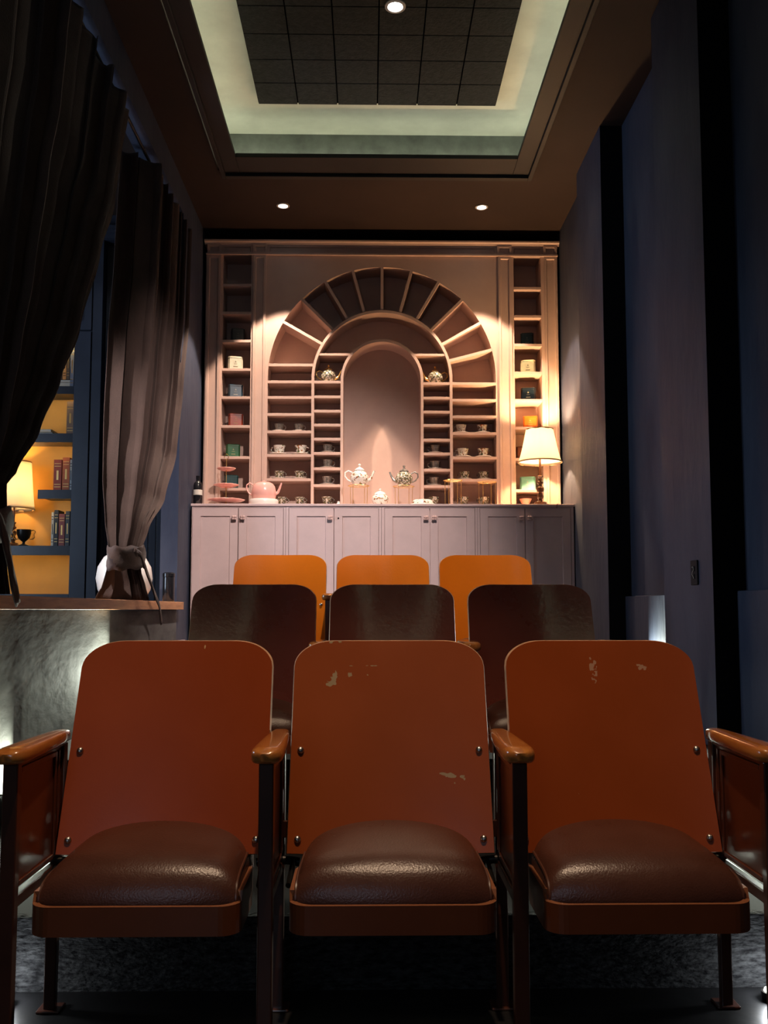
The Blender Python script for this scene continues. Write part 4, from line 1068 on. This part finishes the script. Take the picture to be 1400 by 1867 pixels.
def make_apron():
    """seat pan: rounded U band with a raised rear lip at the sides"""
    mb = MB(); pts = []
    W = .220; yb_ = .34; r = .045
    pts.append((-W * .93, yb_))
    pts.append((-W, .20)); 
    for k in range(8): a = PI + (PI / 2) * k / 7; pts.append((-W + r + r * math.cos(a), -.008 + r + r * math.sin(a) * 1.0))
    for k in range(8): a = 1.5 * PI + (PI / 2) * k / 7; pts.append((W - r + r * math.cos(a), -.008 + r + r * math.sin(a)))
    pts.append((W, .20)); pts.append((W * .93, yb_))
    n_ = len(pts); t_ = .010
    def inner(p_): x, y = p_; return (x - math.copysign(t_, x) if abs(x) > .1 else x, y + (t_ if y < .03 else 0))
    def ztop(p_): return .336 + (.020 if abs(p_[0]) > W - .012 and p_[1] > .03 else 0)
    vs = []
    for p_ in pts:
        q = inner(p_); zt_ = ztop(p_)
        vs += [(p_[0], p_[1], .276), (p_[0], p_[1], zt_), (q[0], q[1], zt_), (q[0], q[1], .276)]
    fs = []; ms = []
    for i in range(n_ - 1):
        for k in range(4):
            fs.append((i * 4 + k, i * 4 + (k + 1) % 4, (i + 1) * 4 + (k + 1) % 4, (i + 1) * 4 + k)); ms.append(1 if k == 1 else 0)
    fs += [(0, 1, 2, 3), tuple((n_ - 1) * 4 + k for k in range(4))]; ms += [0, 0]
    o = len(mb.v); mb.v += vs
    for f, m_ in zip(fs, ms): mb.f.append(f); mb.m.append(m_)
    return mb
def make_arm():
    """rounded armrest, tapering to the rear; centred x = 0"""
    st = [(-.012, .012, .008), (-.006, .024, .013), (.006, .031, .0165), (.03, .034, .018), (.10, .033, .018), (.20, .029, .0175), (.30, .024, .0165), (.345, .021, .015), (.358, .014, .010)]
    mb = MB(); n_ = 20; vs = []
    for (y, hw, ht) in st:
        for i in range(n_):
            a = 2 * PI * i / n_; c, s_ = math.cos(a), math.sin(a)
            vs.append((hw * math.copysign(abs(c) ** .55, c), y, .640 + ht * math.copysign(abs(s_) ** .6, s_) + .0 * y))
    k = len(st)
    fs = [(j * n_ + i, j * n_ + (i + 1) % n_, (j + 1) * n_ + (i + 1) % n_, (j + 1) * n_ + i) for j in range(k - 1) for i in range(n_)] + [tuple(range(n_))[::-1], tuple((k - 1) * n_ + i for i in range(n_))]
    return mb.add(vs, fs)
GP = .539 / 2
me_cache = {}
def seat_chair(x, y, z, lab, row, bm_, has_right, group):
    t = thing('theater_seat', (x, y, z), lab, 'chair', group)
    if row not in me_cache: me_cache[row] = {}
    C_ = me_cache['all'] = me_cache.get('all', {})
    def put(key, fn, name, mats, parent=t, loc=None, **kw):
        if key in C_:
            o = C_[key].copy(); COL.objects.link(o); o.parent = parent
            if loc is not None: o.location = loc
            return o
        o = fn().build(name, mats, parent, loc=loc, **kw); C_[key] = o; return o
    put('back' + bm_.name, make_back, 'backrest', [bm_, M['plyedge']], smooth=True)
    bk = None
    for sx in (-1, 1):
        for s_ in (.06, .455):
            p_ = back_pt(sx * .905, s_, .007)
            put('bolt', lambda: MB().lathe([(.0085, 0), (.0085, .0015), (.0065, .0048), (.003, .0062), (0, .0066)], n=16), 'bolt', M['steel'], loc=p_, smooth=True).rotation_euler = (math.radians(70), 0, math.radians(-sx * 14))
    put('cushion', lambda: make_cushion()[0], 'seat_cushion', M['leather'], smooth=True)
    # piping: two side seams over the front edge
    def pipe(cc):
        mb_, top, Wd, ny = make_cushion(); q = MB()
        for col in (cc,):
            pts_ = [top[j * Wd + col] for j in range(0, ny)]
            x0_, y0_, z0_ = pts_[0]; pts_ = [(x0_, y0_ - .001, .338)] + [(a, b - .0005, c + .0015) for a, b, c in pts_]
            q.tube(pts_, .0032, 6)
        return q
    for cc in (2, 34): put('pipe%d' % cc, lambda: pipe(cc), 'piping', M['piping'], smooth=True)
    put('apron', make_apron, 'seat_pan', [M['apron'], M['panedge']], smooth=False)
    put('under', lambda: MB().box(-.20, .20, .02, .335, .284, .324), 'seat_base', M['iron'])
    for sx in (-1, 1):
        put('hinge%d' % sx, lambda: MB().tube([(sx * .218, .30, .345), (sx * .245, .30, .350), (sx * .258, .30, .35)], .011, 12).tube([(sx * .232, .30, .35), (sx * .236, .20, .318)], .007, 8), 'hinge', M['iron'], smooth=True)
        put('strut%d' % sx, lambda: MB().box(sx * .224 - .012, sx * .224 + .012, .300, .318, .376, .46).box(min(sx * .224, sx * .262), max(sx * .224, sx * .262), .306, .316, .40, .44), 'back_bracket', M['stand'], bevel=.002)
    for sx in ((-1, 1) if has_right else (-1,)):
        xo = sx * GP
        a_ = put('arm', make_arm, 'armrest', M['armwood'], loc=(xo, 0, 0), smooth=True)
        def stand_mb():
            mb_ = MB().box(-.016, .016, .014, .040, 0, .624)                      # front post
            mb_.prismx([(.302, .0), (.322, .0), (.326, .20), (.352, .40), (.352, .624), (.322, .624), (.322, .40), (.302, .22)], -.014, .014)
            mb_.box(-.014, .014, .04, .322, .618, .624)
            mb_.box(-.028, .028, .290, .345, 0, .006).box(-.028, .028, .0, .055, 0, .006)
            mb_.box(-.010, .010, .04, .310, .318, .345)
            return mb_
        put('stand', stand_mb, 'stand', M['stand'], loc=(xo, 0, 0), bevel=.003)
        def panel_mb():
            mb_ = MB().box(-.007, .007, .040, .322, .362, .618)
            for s2 in (-1, 1):
                xa_, xb_ = (-.012, -.007) if s2 < 0 else (.007, .012)
                mb_.box(xa_, xb_, .040, .052, .372, .612).box(xa_, xb_, .268, .280, .372, .612).box(xa_, xb_, .292, .300, .372, .612).box(xa_, xb_, .052, .268, .362, .374).box(xa_, xb_, .052, .268, .600, .612)
            return mb_
        put('sidepanel', panel_mb, 'side_panel', M['panelwood'], loc=(xo, 0, 0), bevel=.0015)
    return t
Y1, Y2, Y3 = 2.0, 3.26, 4.51
bmats = {}
b_mid = mat('scratched_orange_lacquer', (0.29, 0.058, 0.009), 0.40, var=0.07, vscale=3, bump=0.02, bscale=190, coat=0.06, spec=.3, coat_rough=0.14, rvar=0.05)
add_marks(b_mid, [(-.145, .775, .014, .022), (-.160, .758, .016, .006), (-.10, .805, .010, .0015), (-.045, .805, .018, .0015), (-.055, .778, .004, .006),
                  (.150, .545, .020, .006), (.178, .540, .014, .006), (.130, .548, .010, .003), (.160, .528, .006, .004), (-.15, .866, .03, .004), (-.10, .785, .006, .01)], (0.36, 0.26, 0.15))
b_rt = mat('worn_orange_lacquer', (0.28, 0.052, 0.009), 0.33, var=0.08, vscale=3, bump=0.02, bscale=190, coat=0.08, spec=.3, coat_rough=0.12, rvar=0.05)
add_marks(b_rt, [(-.01, .80, .010, .040), (.115, .80, .012, .008), (.105, .806, .008, .004), (-.08, .50, .004, .004)], (0.40, 0.22, 0.14), 9)
b_lf = mat('orange_lacquer', (0.30, 0.050, 0.008), 0.38, var=0.07, vscale=3, bump=0.02, bscale=190, coat=0.08, spec=.3, coat_rough=0.12, rvar=0.05)
add_marks(b_lf, [(.062, .853, .003, .012)], (0.6, 0.4, 0.2), 5)
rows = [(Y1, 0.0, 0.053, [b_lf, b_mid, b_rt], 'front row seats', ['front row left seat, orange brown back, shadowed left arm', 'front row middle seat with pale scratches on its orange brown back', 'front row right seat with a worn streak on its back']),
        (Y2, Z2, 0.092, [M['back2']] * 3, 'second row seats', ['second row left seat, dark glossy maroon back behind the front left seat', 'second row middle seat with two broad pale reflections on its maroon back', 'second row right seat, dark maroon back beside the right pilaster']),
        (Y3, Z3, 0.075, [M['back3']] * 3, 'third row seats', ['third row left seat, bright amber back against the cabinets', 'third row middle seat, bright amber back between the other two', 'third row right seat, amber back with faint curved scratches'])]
for (y, z, xc, bms, grp, labs) in rows:
    for i in range(3):
        seat_chair(xc + (i - 1) * .539, y, z, labs[i], grp, bms[i], i == 2, grp)
